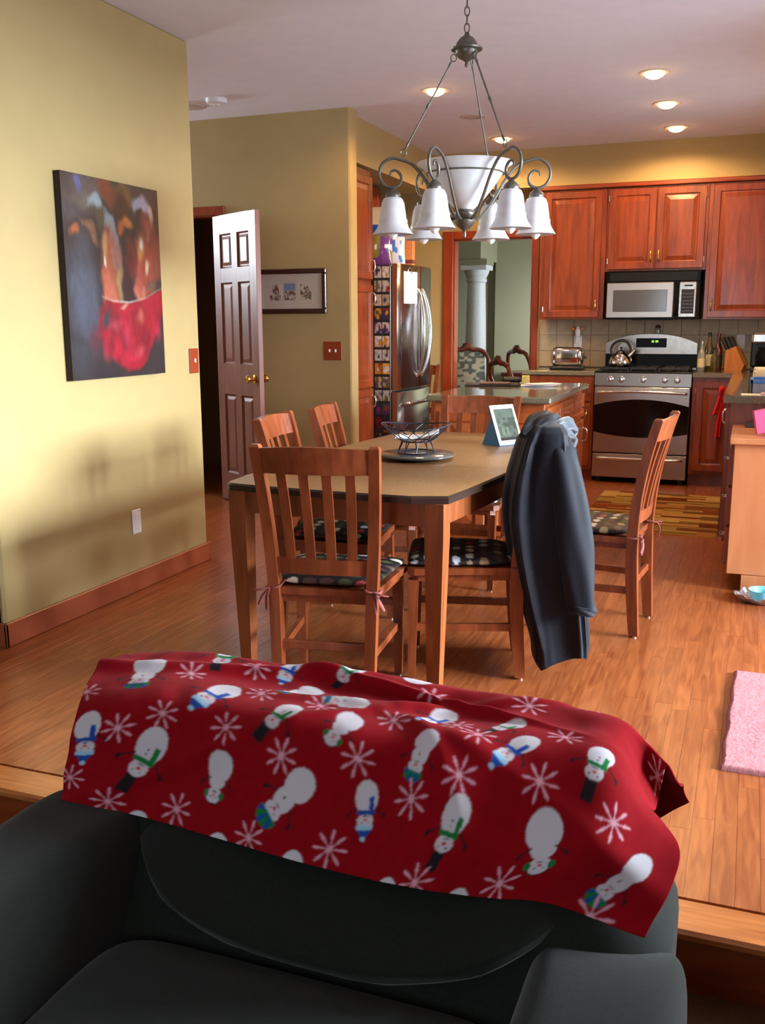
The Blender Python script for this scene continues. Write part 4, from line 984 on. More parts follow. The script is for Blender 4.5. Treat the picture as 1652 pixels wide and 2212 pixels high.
# lazy susan and wire basket
lx, ly = -1.312, 3.86
t = thing('lazy_susan', 'round grey turntable in the middle of the dining table', 'turntable', (lx, ly, TZ))
MB().lathe([(.09, 0), (.095, .006), (.06, .010)], 32).build('base', 'black_satin', t); MB().lathe([(.06, .010), (.155, .010), (.162, .014), (.162, .020), (.157, .023), (0, .023)], 48).build('disc', 'slate', t)
t = thing('wire_basket', 'dark wire fruit basket standing on the grey turntable', 'basket', (lx, ly, TZ+.0235))
def ring_pts(r, z, n=40, wob=0., ph=0.): return [(r*math.cos(2*PI*i/n), r*math.sin(2*PI*i/n), z+wob*math.cos(2*(2*PI*i/n)-ph)) for i in range(n)]
MB().tube(ring_pts(.082, .004), .003, 6, closed=True).build('base_ring', 'wire_black', t)
MB().tube(ring_pts(.062, .052), .003, 6, closed=True).build('middle_ring', 'wire_black', t)
MB().tube(ring_pts(.148, .118, 48, .008, .6), .0032, 6, closed=True).build('rim', 'wire_black', t)
for k in range(10): a = 2*PI*k/10; MB().tube([(.082*math.cos(a), .082*math.sin(a), .004), (.062*math.cos(a+.12), .062*math.sin(a+.12), .052)], .0024, 6).build('leg', 'wire_black', t)
mb = MB()
for k in range(14):
    for s_ in (-1, 1):
        p = []
        for i in range(9):
            f = i/8; a = 2*PI*k/14+s_*f*.55; r = .062+.086*f**.85; p.append((r*math.cos(a), r*math.sin(a), .052+.066*f+.008*f*math.cos(2*a-.6)))
        mb.tube(p, .0017, 5)
for k in range(5): x = -.05+.025*k; y_ = math.sqrt(.062**2-x*x); mb.tube([(x, -y_, .052), (x, y_, .052)], .0017, 5)
mb.build('wire_mesh', 'wire_black', t)
u, v = np.meshgrid(np.linspace(-1, 1, 24), np.linspace(-1, 1, 12))
Pp = np.stack([u*.095, v*.04, .066+.012*u+.012*np.abs(u)**2+.01*vnoise(u*4, v*3, 4)], -1)
o = obj('crumpled_paper', grid_mesh('crumpled_paper', Pp, None, .006), 'paper_white', None, (lx, ly, TZ+.026), .3); tag(o, 'crumpled white paper lying inside the wire basket', 'paper')
# tablet on its stand
a0 = PX(1062, 962, 2, TZ); a1 = PX(1128, 958, 2, TZ)
t = thing('tablet', 'white tablet leaning on a blue folding stand on the table', 'tablet', (-1.03, 4.42, TZ), math.radians(56))
tw_, th_ = .150, .198; tilt = math.radians(24)
RX = Matrix.Translation((0, 0, .004)) @ Matrix.Rotation(-tilt, 4, 'X')
MB().box(-tw_/2, tw_/2, -.004, .004, 0, th_, .003, RX).build('bezel', 'plastic_white', t)
P, u, v = rect_grid(.120, .156, 36, 48)
nn = vnoise(u*4, v*5, 12); n4 = vnoise(u*9, v*10, 13)
col = C3(150, 176, 160)*(.75+.4*nn)[..., None]; dk = ((n4 > .52) & (v < .72) & (u > .1)).astype(float)[..., None]; col = col*(1-dk*.75)+C3(84, 100, 88)*dk*.75
col = np.where((v < .09)[..., None], C3(52, 58, 64), col); col = np.where((((u > .15) & (u < .32) & (v < .4) & (v > .15)) | ((u > .4) & (u < .56) & (v < .42) & (v > .15)))[..., None], C3(178, 204, 184), col)
P[..., 0] += -.060; P[..., 2] += .021; P[..., 1] = -.0046
Pr = np.array([[tuple(RX @ Vector(p)) for p in r] for r in P]); obj('screen', grid_mesh('screen', Pr, col), 'screen', t)
MB().box(-tw_/2-.001, tw_/2+.001, .0042, .008, -.001, th_+.001, .002, RX).build('cover', 'tablet_blue', t)
yb = .008+math.sin(tilt)*.12
MB().prism([(.0, 0), (.120, 0), (.120, .005), (.064, .128), (.052, .118), (.004, .008)], -tw_/2, tw_/2, 'yz').build('stand', 'tablet_blue', t)

# ---------------------------------------------------------------- dining chairs
CH = .93
def post_xy(f):
    """back post centre: f = height fraction -> (x, y)"""
    z = f*CH
    if z < .43: g = z/.43; return .158+.012*g, -.205+.022*math.sin(g*PI/2)
    g = (z-.43)/(CH-.43); return .170+.028*g, -.183-.020*g-.068*g*g
def cushion_mesh():
    n = 56; u, v = np.meshgrid(np.linspace(-1, 1, n), np.linspace(-1, 1, n))
    # rounded square -> trapezoid
    r = np.maximum(np.abs(u), np.abs(v)); k = np.clip(1-(np.abs(u)**8+np.abs(v)**8)**(1/8.), 0, 1)
    X = u*(.198+.022*v)*(1-.07*np.abs(v)**6); Y = .025+v*.195*(1-.07*np.abs(u)**6)
    top = .020+.022*np.clip(k*2.2, 0, 1)**.5+.004*vnoise(u*3, v*3, 9); bot = .004+.014*(1-np.clip(k*5, 0, 1)**.5)
    base = np.broadcast_to(C3(36, 27, 28), (n, n, 3)).copy(); cols = [C3(226, 220, 200), C3(200, 200, 206), C3(168, 60, 62), C3(78, 82, 50), C3(150, 130, 96), C3(84, 62, 56)]
    rr = np.random.RandomState(4); i = 0
    for a in np.arange(-.21, .22, .062):
        for c in np.arange(-.22, .26, .052):
            i += 1; ox = .031*(int(round((c+.22)/.052)) % 2); d = ((X-a-ox)/.024)**2+((Y-c)/.015)**2
            cc = cols[rr.choice(6, p=[.2, .12, .14, .18, .16, .2])]; base[d < 1] = cc
    return grid_mesh_closed('seat_cushion', np.stack([X, Y, top], -1), np.stack([X, Y, bot], -1), base)
def grid_mesh_closed(name, A, B, col):
    nv, nu = A.shape[:2]; n = nv*nu; V = np.concatenate([A.reshape(-1, 3), B.reshape(-1, 3)])
    j, i = np.meshgrid(np.arange(nv-1), np.arange(nu-1), indexing='ij'); a = (j*nu+i).ravel(); F = np.stack([a, a+1, a+nu+1, a+nu], 1)
    e = np.concatenate([np.arange(nu), np.arange(1, nv)*nu+nu-1, (nv-1)*nu+np.arange(nu-2, -1, -1), np.arange(nv-2, 0, -1)*nu]); e2 = np.roll(e, -1)
    F = np.concatenate([F, F[:, ::-1]+n, np.stack([e2, e, e+n, e2+n], 1)])
    me = bpy.data.meshes.new(name); me.from_pydata(V.tolist(), [], F.tolist()); me.polygons.foreach_set('use_smooth', np.ones(len(F), bool)); me.update()
    cc = np.concatenate([col.reshape(-1, 3)]*2); at = me.color_attributes.new('print', 'FLOAT_COLOR', 'POINT'); at.data.foreach_set('color', np.concatenate([cc, np.ones((len(cc), 1))], 1).astype(np.float32).ravel()); return me
def make_chair(label):
    t = thing('dining_chair', label, 'chair', (0, 0, 0), 0, 'dining chairs around the table')
    for s_ in (-1, 1):
        rows = []
        for i in range(15):
            f = i/14; x, y = post_xy(f); w_ = .017+.002*math.sin(f*PI); d_ = .019+.005*math.sin(min(1, f*1.6)*PI); z = f*CH
            rows.append([(s_*x-w_, y-d_, z), (s_*x+w_, y-d_, z), (s_*x+w_, y+d_, z), (s_*x-w_, y+d_, z)])
        x, y = post_xy(1); rows.append([(s_*x-.012, y-.013, CH+.008), (s_*x+.012, y-.013, CH+.008), (s_*x+.012, y+.013, CH+.008), (s_*x-.012, y+.013, CH+.008)])
        rows[0] = [(p[0], p[1], .008) for p in rows[0]]
        o = MB().loft(rows, True, True, False).build('back_post', 'chair_wood', t)
        x, y = post_xy(0); MB().lathe([(.012, 0), (.013, .006), (.010, .008)], 12, Matrix.Translation((s_*x, y, 0))).build('foot_glide', 'chrome_soft', o)
        rows = []
        for z, h_ in ((.008, .014), (.2, .017), (.39, .019)):
            cx, cy = s_*(.188-.0*z), .195+(.39-z)*.02; rows.append([(cx-h_, cy-h_, z), (cx+h_, cy-h_, z), (cx+h_, cy+h_, z), (cx-h_, cy+h_, z)])
        o = MB().loft(rows, True, True, False).build('leg', 'chair_wood', t)
        MB().lathe([(.012, 0), (.013, .006), (.010, .008)], 12, Matrix.Translation((s_*.188, .2028, 0))).build('foot_glide', 'chrome_soft', o)
        for z, zz in ((.205, .012),):
            x, y = post_xy(z/CH); MB().add([(s_*x-.009, y, z-.014), (s_*x+.009, y, z-.014), (s_*x+.009, y, z+.014), (s_*x-.009, y, z+.014), (s_*.186-.009, .198, z-.014), (s_*.186+.009, .198, z-.014), (s_*.186+.009, .198, z+.014), (s_*.186-.009, .198, z+.014)], [(3, 2, 1, 0), (4, 5, 6, 7), (0, 1, 5, 4), (1, 2, 6, 5), (2, 3, 7, 6), (3, 0, 4, 7)]).build('stretcher', 'chair_wood', t)
    x, y = post_xy(.24/CH); MB().box(-x, x, y-.010, y+.010, .222, .252, .003).build('stretcher', 'chair_wood', t)
    MB().box(-.186, .186, .188, .208, .278, .306, .003).build('stretcher', 'chair_wood', t)
    # seat
    sp = [(-.182, -.185), (.182, -.185), (.222, .19), (.20, .218), (-.20, .218), (-.222, .19)]
    mb = MB().prism(sp, .412, .437); mb.prism([(.9*x, .94*y) for x, y in sp], .385, .412); mb.build('seat', 'chair_wood', t)
    # crest rail, lower rail and four slats, bowed backwards between the posts
    def railm(z0, z1, bow, thick, name):
        x0, y0 = post_xy((z0+z1)/2/CH); rows = []; n = 12
        for i in range(n+1):
            q = -1+2*i/n; x = q*x0; yy = y0-bow*(1-q*q); crown = .010*(1-q*q) if name == 'crest_rail' else 0; sl = (post_xy(z1/CH)[1]-post_xy(z0/CH)[1])
            rows.append([(x, yy-thick-sl/2, z0), (x, yy+thick-sl/2, z0), (x, yy+thick+sl/2, z1+crown), (x, yy-thick+sl/2, z1+crown)])
        MB().loft(rows, True, True, False).build(name, 'chair_wood', t)
    railm(.842, .925, .030, .011, 'crest_rail'); railm(.492, .545, .016, .010, 'lower_rail')
    for k in range(4):
        q = (-1+2*(k+1)/5)
        rows = []
        for i in range(9):
            z = .54+(.845-.54)*i/8; x0, y0 = post_xy(z/CH); bow = .016+.014*i/8; x = q*x0; yy = y0-bow*(1-q*q)
            w_ = .016; rows.append([(x-w_, yy-.006, z), (x+w_, yy-.006, z), (x+w_, yy+.006, z), (x-w_, yy+.006, z)])
        MB().loft(rows, True, True, False).build('slat', 'chair_wood', t)
    cu = obj('seat_cushion', CUSH, 'print_cushion', t, (0, 0, .434))
    for s_ in (-1, 1):
        x, y = .172, -.188
        mb = MB()
        mb.tube(spline([(s_*(x-.03), y+.035, .022), (s_*(x-.022), y-.022, .012), (s_*x, y-.030, .008), (s_*(x+.026), y-.012, .004), (s_*(x+.024), y+.022, .004)], 14), .005, 6, flat=.5)
        for dx_, dz_ in ((.035, -.05), (.006, -.065), (.05, .0)): mb.tube(spline([(s_*(x+.008), y-.030, .008), (s_*(x+.012+dx_*.5), y-.044, .004+dz_*.4), (s_*(x+.012+dx_), y-.040, dz_)], 8), [.005, .006, .007, .007, .007, .007, .006, .005], 6, flat=.45)
        mb.build('tie', 'ribbon_maroon', cu)
    return t
CUSH = cushion_mesh()
# back-centre point on the floor, facing angle (degrees from +y, counter-clockwise)
def place(o, bx_, by_, ang, label):
    a = math.radians(ang); d = Vector((-math.sin(a), math.cos(a), 0)); p = Vector((bx_, by_, 0))+d*.183
    o.location = p; o.rotation_euler = (0, 0, a); o['label'] = label
c0 = make_chair('x'); place(c0, -1.307, 2.873, 9.5, 'wooden slat-back chair at the near table end, back to the sofa')
for bx_, by_, ang, lb in ((-1.815, 3.70, -82, 'wooden dining chair beside the painting wall, closer to the sofa'), (-1.81, 4.205, -80, 'wooden dining chair beside the painting wall, closer to the pantry'), (-1.336, 4.92, 180, 'wooden dining chair at the table end against the island'), (-.806, 3.546, 106, 'wooden dining chair with a navy jacket hung over its back'), (-.402, 4.205, 85, 'wooden dining chair pulled out from the table towards the desk')):
    place(copy_tree(c0), bx_, by_, ang, lb)
c7 = copy_tree(c0); place(c7, -2.90, 8.50, 180, 'spare wooden chair standing against the wall past the refrigerator')

# ---------------------------------------------------------------- jacket over the chair back
JA = math.radians(106); jd = Vector((math.cos(JA), math.sin(JA), 0)); jn = Vector((jd.y, -jd.x, 0))   # jd along the back rail, jn outwards (+x)
JC = Vector((-.75, 3.56, 0))
JK = thing('jacket', 'dark navy jacket draped over a dining chair back, sleeve hanging', 'jacket', (JC.x, JC.y, 0))
def jrow(z, ci, ta, tb, la, fold, ph):
    """cross-section: ci offset along jn, inner/outer half thickness ta/tb, half length la, fold depth"""
    r = []; n = 120
    for k in range(n):
        q = 2*PI*k/n; c, s_ = math.cos(q), math.sin(q)
        cc = math.copysign(abs(c)**.42, c); ss = math.copysign(abs(s_)**.42, s_)
        f = 1+fold*(.55*math.sin(6*q+ph)+.35*math.sin(11*q+1.7*ph+1)+.3*math.sin(17*q-ph))*(.6 if z > .9 else 1)
        p = jn*(ci+(tb if cc > 0 else ta*(1-.45*max(0, ss)))*cc*f)+jd*(la*(.78 if ss > 0 else 1)*ss*(1+(f-1)*.8))
        r.append((p.x, p.y, z+(.03*cc+.012*math.sin(3*q) if z < .1 else 0)))
    return r
lv = [(0.075, 0.125, 0.092, 0.098, 0.2, 0.05), (0.09, 0.122, 0.098, 0.102, 0.205, 0.08), (0.16, 0.115, 0.106, 0.104, 0.21, 0.1), (0.28, 0.096, 0.122, 0.11, 0.225, 0.1), (0.4, 0.078, 0.136, 0.112, 0.235, 0.09), (0.52, 0.06, 0.144, 0.112, 0.24, 0.08), (0.62, 0.048, 0.146, 0.108, 0.245, 0.08), (0.7, 0.044, 0.14, 0.1, 0.245, 0.08), (0.78, 0.042, 0.126, 0.09, 0.245, 0.08), (0.85, 0.046, 0.112, 0.08, 0.245, 0.08), (0.9, 0.052, 0.104, 0.07, 0.24, 0.08), (0.935, 0.054, 0.088, 0.06, 0.23, 0.07), (0.958, 0.052, 0.066, 0.046, 0.2, 0.05), (0.972, 0.05, 0.03, 0.02, 0.13, 0.03)]
rows = []
for i in range(61):
    f = i/60*(len(lv)-1); k = min(int(f), len(lv)-2); g = f-k; g = g*g*(3-2*g) if False else g; a, c = lv[k], lv[k+1]; L_ = [a[j]+(c[j]-a[j])*g for j in range(6)]
    rows.append(jrow(*L_, 1.2+L_[0]*1.5))
MB().loft(rows).build('body', 'jacket_navy', JK)
# sleeve hanging on the near, outer side
def sleeve(path, rad, name, mat, flat=.7, ph=0.):
    rows = []; n = 32
    P_ = spline(path, 34)
    for i, p in enumerate(P_):
        f = i/33; fr = f*(len(rad)-1); k = min(int(fr), len(rad)-2); r = rad[k]+(rad[k+1]-rad[k])*(fr-k)
        rw = []
        for q in range(n):
            an = 2*PI*q/n; w_ = 1+.07*math.sin(3*an+f*4+ph)+.04*math.sin(5*an-f*7)
            v_ = jn*(math.cos(an)*r*w_)+jd*(math.sin(an)*r*w_*flat); rw.append((p[0]+v_.x, p[1]+v_.y, p[2]+.004*math.sin(an*2)))
        rows.append(rw)
    return MB().loft(rows[::-1]).build(name, mat, JK)
def jp(n_, d_, z): p = jn*n_+jd*d_; return (p.x, p.y, z)
sleeve([jp(.055, -.17, .945), jp(.088, -.215, .87), jp(.115, -.235, .72), jp(.140, -.24, .55), jp(.158, -.24, .42), jp(.174, -.24, .31)], [.036, .050, .060, .064, .058, .048], 'sleeve', 'jacket_navy')
p0 = jp(.174, -.24, .318); p1 = jp(.178, -.24, .286)
sleeve([p0, jp(.176, -.24, .302), p1], [.051, .051, .047], 'cuff', 'jacket_navy')
# collar and hood roll bunched over the crest rail
for k, (path, r0, nm, mt) in enumerate([
    ([jp(-.05, -.20, .925), jp(-.02, -.15, .955), jp(.02, -.06, .978), jp(.05, .04, .975), (jp(.07, .12, .95))], .026, 'collar', 'jacket_black'),
    ([jp(.0, -.18, .95), jp(.04, -.12, .975), jp(.075, -.03, .972), jp(.10, .06, .95)], .024, 'collar', 'jacket_black'),
    ([jp(.05, -.14, .945), jp(.09, -.09, .96), jp(.125, -.01, .95), jp(.150, .08, .915), jp(.150, .13, .875)], .027, 'lining', 'jacket_lining'),
    ([jp(.085, -.10, .925), jp(.12, -.03, .92), jp(.15, .05, .885), jp(.16, .11, .84)], .020, 'lining', 'jacket_lining'),
    ([jp(.09, -.03, .89), jp(.12, .04, .86), jp(.13, .09, .81), jp(.115, .13, .76)], .034, 'second_cuff', 'jacket_navy')]):
    P_ = spline(path, 30); rows = []
    for i, p in enumerate(P_):
        tg = Vector(P_[min(i+1, 29)])-Vector(P_[max(i-1, 0)]); tg.normalize(); n1_ = tg.cross(Vector((0, 0, 1))).normalized(); n2_ = tg.cross(n1_)
        env = .35+.65*math.sin(PI*(i+2)/33)
        rows.append([tuple(Vector(p)+(n1_*math.cos(2*PI*q/20)*1.15+n2_*math.sin(2*PI*q/20)*.8)*(r0*env*(1+.16*math.sin(3*2*PI*q/20+i*.25+k)+.10*math.sin(5*2*PI*q/20-i*.4)))) for q in range(20)])
    MB().loft(rows).build(nm, mt, JK)
# seams near the hem
mb = MB()
for q0 in (-.06, .045): mb.tube(spline([jp(.16+q0, -.185, .09), jp(.15+q0, -.195, .17), jp(.135+q0, -.205, .27)], 10), .0018, 5)
mb.build('seam', 'jacket_black', JK)

# ---------------------------------------------------------------- armchair in the sunken room
t = thing('armchair', 'wide dark green fabric armchair with rounded arms under the blanket', 'armchair', (-.61, 1.2, LOW))
ox, oy, oz = -.61, 1.2, LOW
def pil(name, x0, x1, y0, y1, z0, z1, e1, e2, nu=48, nv=28): return MB().pillow(((x0+x1)/2-ox, (y0+y1)/2-oy, (z0+z1)/2-oz), ((x1-x0)/2, (y1-y0)/2, (z1-z0)/2), e1, e2, nu, nv).build(name, 'armchair_fabric', t)
pil('base', -1.20, -.05, .52, 1.72, LOW+.02, .14, .12, .12)
for x in (-1.12, -.14):
    for y in (.6, 1.62): MB().box(x-.03-ox, x+.03-ox, y-.03-oy, y+.03-oy, 0, .06, .004).build('foot', 'notebook_dark', t)
rows = []
for j in range(31):
    z = .02+(.572-.02)*j/30; q = max(0, (z-.40)/.172)
    xa = -1.185+.03*q**3; xb = -.055-.115*min(1, max(0, (z-.33)/.12))-.02*q**6
    ya = 1.40+(z-.42)*.62+(.05*q**6); yb = 1.735-.06*q**5; cx, hw, cy, hd = (xa+xb)/2, (xb-xa)/2, (ya+yb)/2, (yb-ya)/2
    if j == 30: hw *= .9; hd *= .45
    rows.append([(math.copysign(abs(math.cos(2*PI*k/56))**.3, math.cos(2*PI*k/56))*hw+cx-ox, math.copysign(abs(math.sin(2*PI*k/56))**.5, math.sin(2*PI*k/56))*hd+cy-oy, z-oz) for k in range(56)])
MB().loft(rows).build('back', 'armchair_fabric', t)
# back cushion: bulging front with a low curved lower edge
u, v = np.meshgrid(np.linspace(-1, 1, 60), np.linspace(0, 1, 40)); zb = .27+.10*np.abs(u)**2.2; Z = zb+(.50-zb)*v
Y = np.interp(Z, [.25, .28, .32, .36, .42, .50], [1.262, 1.25, 1.27, 1.315, 1.385, 1.44])+.035*np.clip(.12-v, 0, 1)/.12*.8+.05*np.abs(u)**8+.006*(vnoise(u*4, v*3, 3)-.5)
obj('back_cushion', grid_mesh('back_cushion', np.stack([-.625+u*.40-ox, Y-oy, Z-oz], -1), None, .09), 'armchair_fabric', t)
pil('seat_cushion', -1.01, -.245, .50, 1.30, .08, .275, .35, .22)
pil('arm', -1.275, -1.0, .50, 1.54, -.02, .43, .42, .2); pil('arm', -.275, -.025, .50, 1.50, -.02, .365, .42, .2)

# ---------------------------------------------------------------- snowman blanket over the back
net = [[(288, 1413, .58), (430, 1408, .60), (600, 1440, .60), (800, 1463, .60), (1000, 1488, .60), (1200, 1521, .60), (1345, 1556, .595), (1438, 1650, .54)],
       [(212, 1442, .595), (380, 1445, .602), (580, 1478, .592), (790, 1508, .590), (990, 1536, .592), (1190, 1562, .597), (1335, 1592, .597), (1418, 1745, .45)],
       [(165, 1535, .575), (350, 1515, .606), (560, 1545, .606), (770, 1582, .606), (970, 1603, .606), (1170, 1622, .604), (1322, 1660, .59), (1402, 1752, .505)],
       [(145, 1640, .49), (330, 1650, .51), (530, 1692, .51), (740, 1737, .51), (940, 1772, .51), (1130, 1802, .51), (1300, 1832, .51), (1464, 1850, .465)],
       [(136, 1724, .42), (300, 1765, .42), (500, 1820, .42), (700, 1876, .42), (880, 1916, .42), (1060, 1943, .415), (1200, 1960, .41), (1392, 2026, .375)]]
G = np.array([[tuple(PX(a, c, 2, z)) for a, c, z in r] for r in net])
back = G[0].copy(); back[:, 1] += .055; back[:, 2] -= .26; back[7] = tuple(PX(1487, 1728, 2, .43))
back0 = G[0].copy(); back0[:, 1] += .045; back0[:, 2] -= .075; back0[7] = tuple(PX(1465, 1690, 2, .49))
G = np.concatenate([back[None], back0[None], G])
NU, NV = 560, 400
def cr_axis(A, n, axis):
    A = np.moveaxis(A, axis, 0); Pd = np.concatenate([2*A[:1]-A[1:2], A, 2*A[-1:]-A[-2:-1]]); m = len(A)-1
    x = np.linspace(0, m, n); k = np.minimum(x.astype(int), m-1); f = (x-k).reshape((-1,)+(1,)*(A.ndim-1)); a, b_, c, d = Pd[k], Pd[k+1], Pd[k+2], Pd[k+3]
    r = .5*(2*b_+(c-a)*f+(2*a-5*b_+4*c-d)*f*f+(3*b_-a-3*c+d)*f**3); return np.moveaxis(r, 0, axis)
BP = cr_axis(cr_axis(G, NV, 0), NU, 1)
# cloth coordinates in metres
ds = np.linalg.norm(np.diff(BP, axis=1), axis=2); s_len = np.concatenate([[0], np.cumsum(ds.mean(0))])
dtl = np.linalg.norm(np.diff(BP, axis=0), axis=2); t_len = np.concatenate([[0], np.cumsum(dtl.mean(1))])
SS, TT = np.meshgrid(s_len, t_len)
du = np.gradient(BP, axis=1); dv = np.gradient(BP, axis=0); NR = np.cross(dv, du); NR /= np.linalg.norm(NR, axis=2, keepdims=True)+1e-9
if NR[NV//2, NU//2, 2] < 0: NR = -NR
wfold = np.clip((t_len[-1]-.05-TT)/.1, 0, 1)
tc_ = t_len[-1]
rel = SS/s_len[-1]
ridge = .016*np.exp(-((TT-(.27+.13*rel-.05*np.sin(rel*5)))/.016)**2)*np.clip((rel-.25)*5, 0, 1)*np.clip((.86-rel)*6, 0, 1)
ridge += .014*np.exp(-((TT-(.30+.06*np.sin(rel*6+1)))/.020)**2)*np.clip((.75-rel)*4, 0, 1)
ridge += .010*np.exp(-((TT-(.38+.05*np.sin(rel*4+.5)))/.022)**2)*np.clip((rel-.2)*5, 0, 1)*np.clip((.8-rel)*5, 0, 1)
crease = .007*np.exp(-((SS*.55+TT-.78)/.018)**2)+.007*np.exp(-((SS*.4-TT*.8+.10)/.02)**2)*np.clip((TT-.3)*6, 0, 1)+.006*np.exp(-((SS*.9-TT*.6-.35)/.02)**2)*np.clip((TT-.35)*6, 0, 1)
hemw = crease+.010*np.sin(SS*17+1.2*np.sin(SS*9))*np.clip((TT-.45)/.25, 0, 1)+.008*(vnoise(SS*9, TT*7, 3)-.5)+.004*(vnoise(SS*24, TT*20, 6)-.5)
BP = BP+NR*(ridge+hemw)[..., None]
bu, bv, bz = proj(BP.reshape(-1, 3)); bu = bu.reshape(NV, NU); bv = bv.reshape(NV, NU)
BC = np.broadcast_to(C3(132, 6, 18), BP.shape).copy()*(.94+.12*vnoise(SS*60, TT*60, 2))[..., None]
WHT, CHAR, GRN, BLU, LBL, RED, PNK = C3(196, 190, 196), C3(34, 27, 31), C3(20, 112, 56), C3(26, 70, 150), C3(150, 190, 214), C3(200, 24, 44), C3(226, 160, 172)
VIS = np.zeros((NV, NU), bool); VIS[NV//6:, :] = True
def lookup(px, py):
    d = (bu-px)**2+(bv-py)**2; d = np.where(VIS, d, 1e9); i = int(np.argmin(d)); j, k = divmod(i, NU)
    # extend past the hem by extrapolating
    return SS[j, k], TT[j, k], math.sqrt(d.flat[i])
def stamp(mask, c): BC[mask] = c
def snowman(b_, h, kind):
    s0, t0, e0 = lookup(*b_); s1, t1, e1 = lookup(*h); ax = np.array([s1-s0, t1-t0]); L = np.hypot(*ax); ax = ax/max(L, 1e-6); L = min(max(L, .10), .15)
    dx, dy = SS-s0, TT-t0; y = (dx*ax[0]+dy*ax[1])/L; x = (dx*-ax[1]+dy*ax[0])/L
    near = (np.abs(x) < .6) & (y > -.1) & (y < 1.2)
    E_ = lambda cx, cy, rx, ry: near & (((x-cx)/rx)**2+((y-cy)/ry)**2 < 1)
    B_ = lambda x0, x1, y0, y1: near & (x > x0) & (x < x1) & (y > y0) & (y < y1)
    def seg(ax_, ay, bx_, by_, w):
        vx, vy = bx_-ax_, by_-ay; q = np.clip(((x-ax_)*vx+(y-ay)*vy)/(vx*vx+vy*vy), 0, 1); return near & (np.hypot(x-ax_-q*vx, y-ay-q*vy) < w)
    def face(cy): stamp(E_(.0, cy, .035, .022), RED); stamp(E_(-.06, cy+.045, .014, .014), CHAR); stamp(E_(.06, cy+.045, .014, .014), CHAR); stamp(E_(-.09, cy-.03, .02, .015), PNK); stamp(E_(.09, cy-.03, .02, .015), PNK); stamp(E_(0, cy-.06, .06, .010), CHAR)
    if kind == 'hat':
        stamp(B_(-.085, .085, .70, 1.0), CHAR); stamp(E_(0, .26, .205, .27), WHT); stamp(E_(0, .44, .15, .16), WHT); stamp(E_(0, .62, .135, .115), WHT); face(.62); stamp(B_(-.15, .15, .465, .535), GRN); stamp(B_(-.14, -.06, .27, .5), GRN); stamp(E_(.02, .34, .016, .016), CHAR); stamp(E_(.02, .41, .016, .016), CHAR)
        ay = .45
    elif kind == 'blue':
        stamp(near & (np.abs(x) < (1.0-y)*.75) & (y > .80) & (y < .98), BLU); stamp(E_(0, .97, .05, .04), LBL); stamp(E_(0, .28, .21, .28), WHT); stamp(E_(0, .67, .15, .12), WHT); stamp(B_(-.15, .15, .74, .82), LBL); face(.65); stamp(B_(-.16, .16, .49, .565), BLU); stamp(B_(-.14, -.05, .28, .5), BLU)
        ay = .46
    elif kind == 'muff':
        stamp(E_(0, .86, .19, .15), CHAR*.6+C3(110, 10, 22)*.4); stamp(E_(0, .30, .27, .30), WHT); stamp(E_(0, .52, .19, .2), WHT); stamp(E_(0, .83, .165, .15), WHT); stamp(E_(-.17, .82, .05, .075), GRN); stamp(E_(.17, .82, .05, .075), GRN); face(.82)
        ay = .52
    else:
        stamp(E_(0, .23, .23, .235), WHT); stamp(E_(0, .52, .165, .19), WHT); stamp(E_(0, .74, .15, .12), WHT); face(.70); q = E_(0, .84, .19, .16) & (y > .80); stamp(q, GRN); stamp(q & (np.sin(np.arctan2(x, y-.72)*9) > .2), BLU); stamp(E_(.02, .5, .013, .03), CHAR); ay = .52
    for sg in (-1, 1):
        stamp(seg(sg*.17, ay, sg*.31, ay+.10, .012), CHAR)
        for q in (-.035, .0, .035): stamp(seg(sg*.31, ay+.10, sg*(.355+abs(q)*-.3), ay+.13+q, .013), CHAR)
def flake(px, py, r=.034):
    s0, t0, e0 = lookup(px, py)
    if e0 > 25: return
    dx, dy = SS-s0, TT-t0; rr_ = np.hypot(dx, dy); an = np.arctan2(dy, dx)+px*.01; near = rr_ < r
    sec = PI/4; dan = np.abs((an+sec/2) % sec-sec/2)*rr_
    w_ = .0012+.0022*np.exp(-((rr_-r*.72)/(r*.22))**2)+.0022*np.exp(-(rr_/(r*.16))**2)
    BC[near & (dan < w_*.8)] = C3(206, 150, 164)
for b_, h, k in [((345, 1424), (274, 1514), 'strip'), ((513, 1484), (408, 1532), 'blue'), ((646, 1526), (552, 1598), 'hat'), ((195, 1537), (176, 1652), 'blue'), ((348, 1574), (260, 1708), 'hat'), ((481, 1620), (457, 1736), 'muff'), ((675, 1672), (558, 1776), 'strip'), ((793, 1686), (782, 1817), 'blue'), ((1000, 1716), (926, 1882), 'hat'), ((1174, 1746), (1156, 1891), 'muff'), ((1398, 1850), (1276, 1946), 'strip'), ((1312, 1620), (1262, 1731), 'hat'), ((1160, 1594), (1057, 1658), 'blue'), ((935, 1576), (893, 1664), 'strip'), ((775, 1546), (706, 1608), 'muff'), ((982, 1538), (900, 1554), 'blue'), ((1130, 1555), (1078, 1573), 'hat'), ((798, 1522), (745, 1516), 'strip'), ((695, 1492), (600, 1493), 'strip'), ((512, 1444), (462, 1452), 'hat'), ((1066, 1504), (1008, 1510), 'strip'), ((785, 1460), (724, 1482), 'hat'), ((646, 1440), (620, 1448), 'blue'), ((1412, 1600), (1354, 1590), 'hat'), ((1312, 1562), (1256, 1592), 'muff'), ((920, 1478), (880, 1486), 'muff')]: snowman(b_, h, k)
for b_ in ((300, 1758), (474, 1806), (636, 1845), (838, 1902), (993, 1926)):
    s0, t0, e0 = lookup(*b_); q = ((SS-s0)/.026)**2+((TT-t0-.028)/.034)**2 < 1; BC[q] = WHT
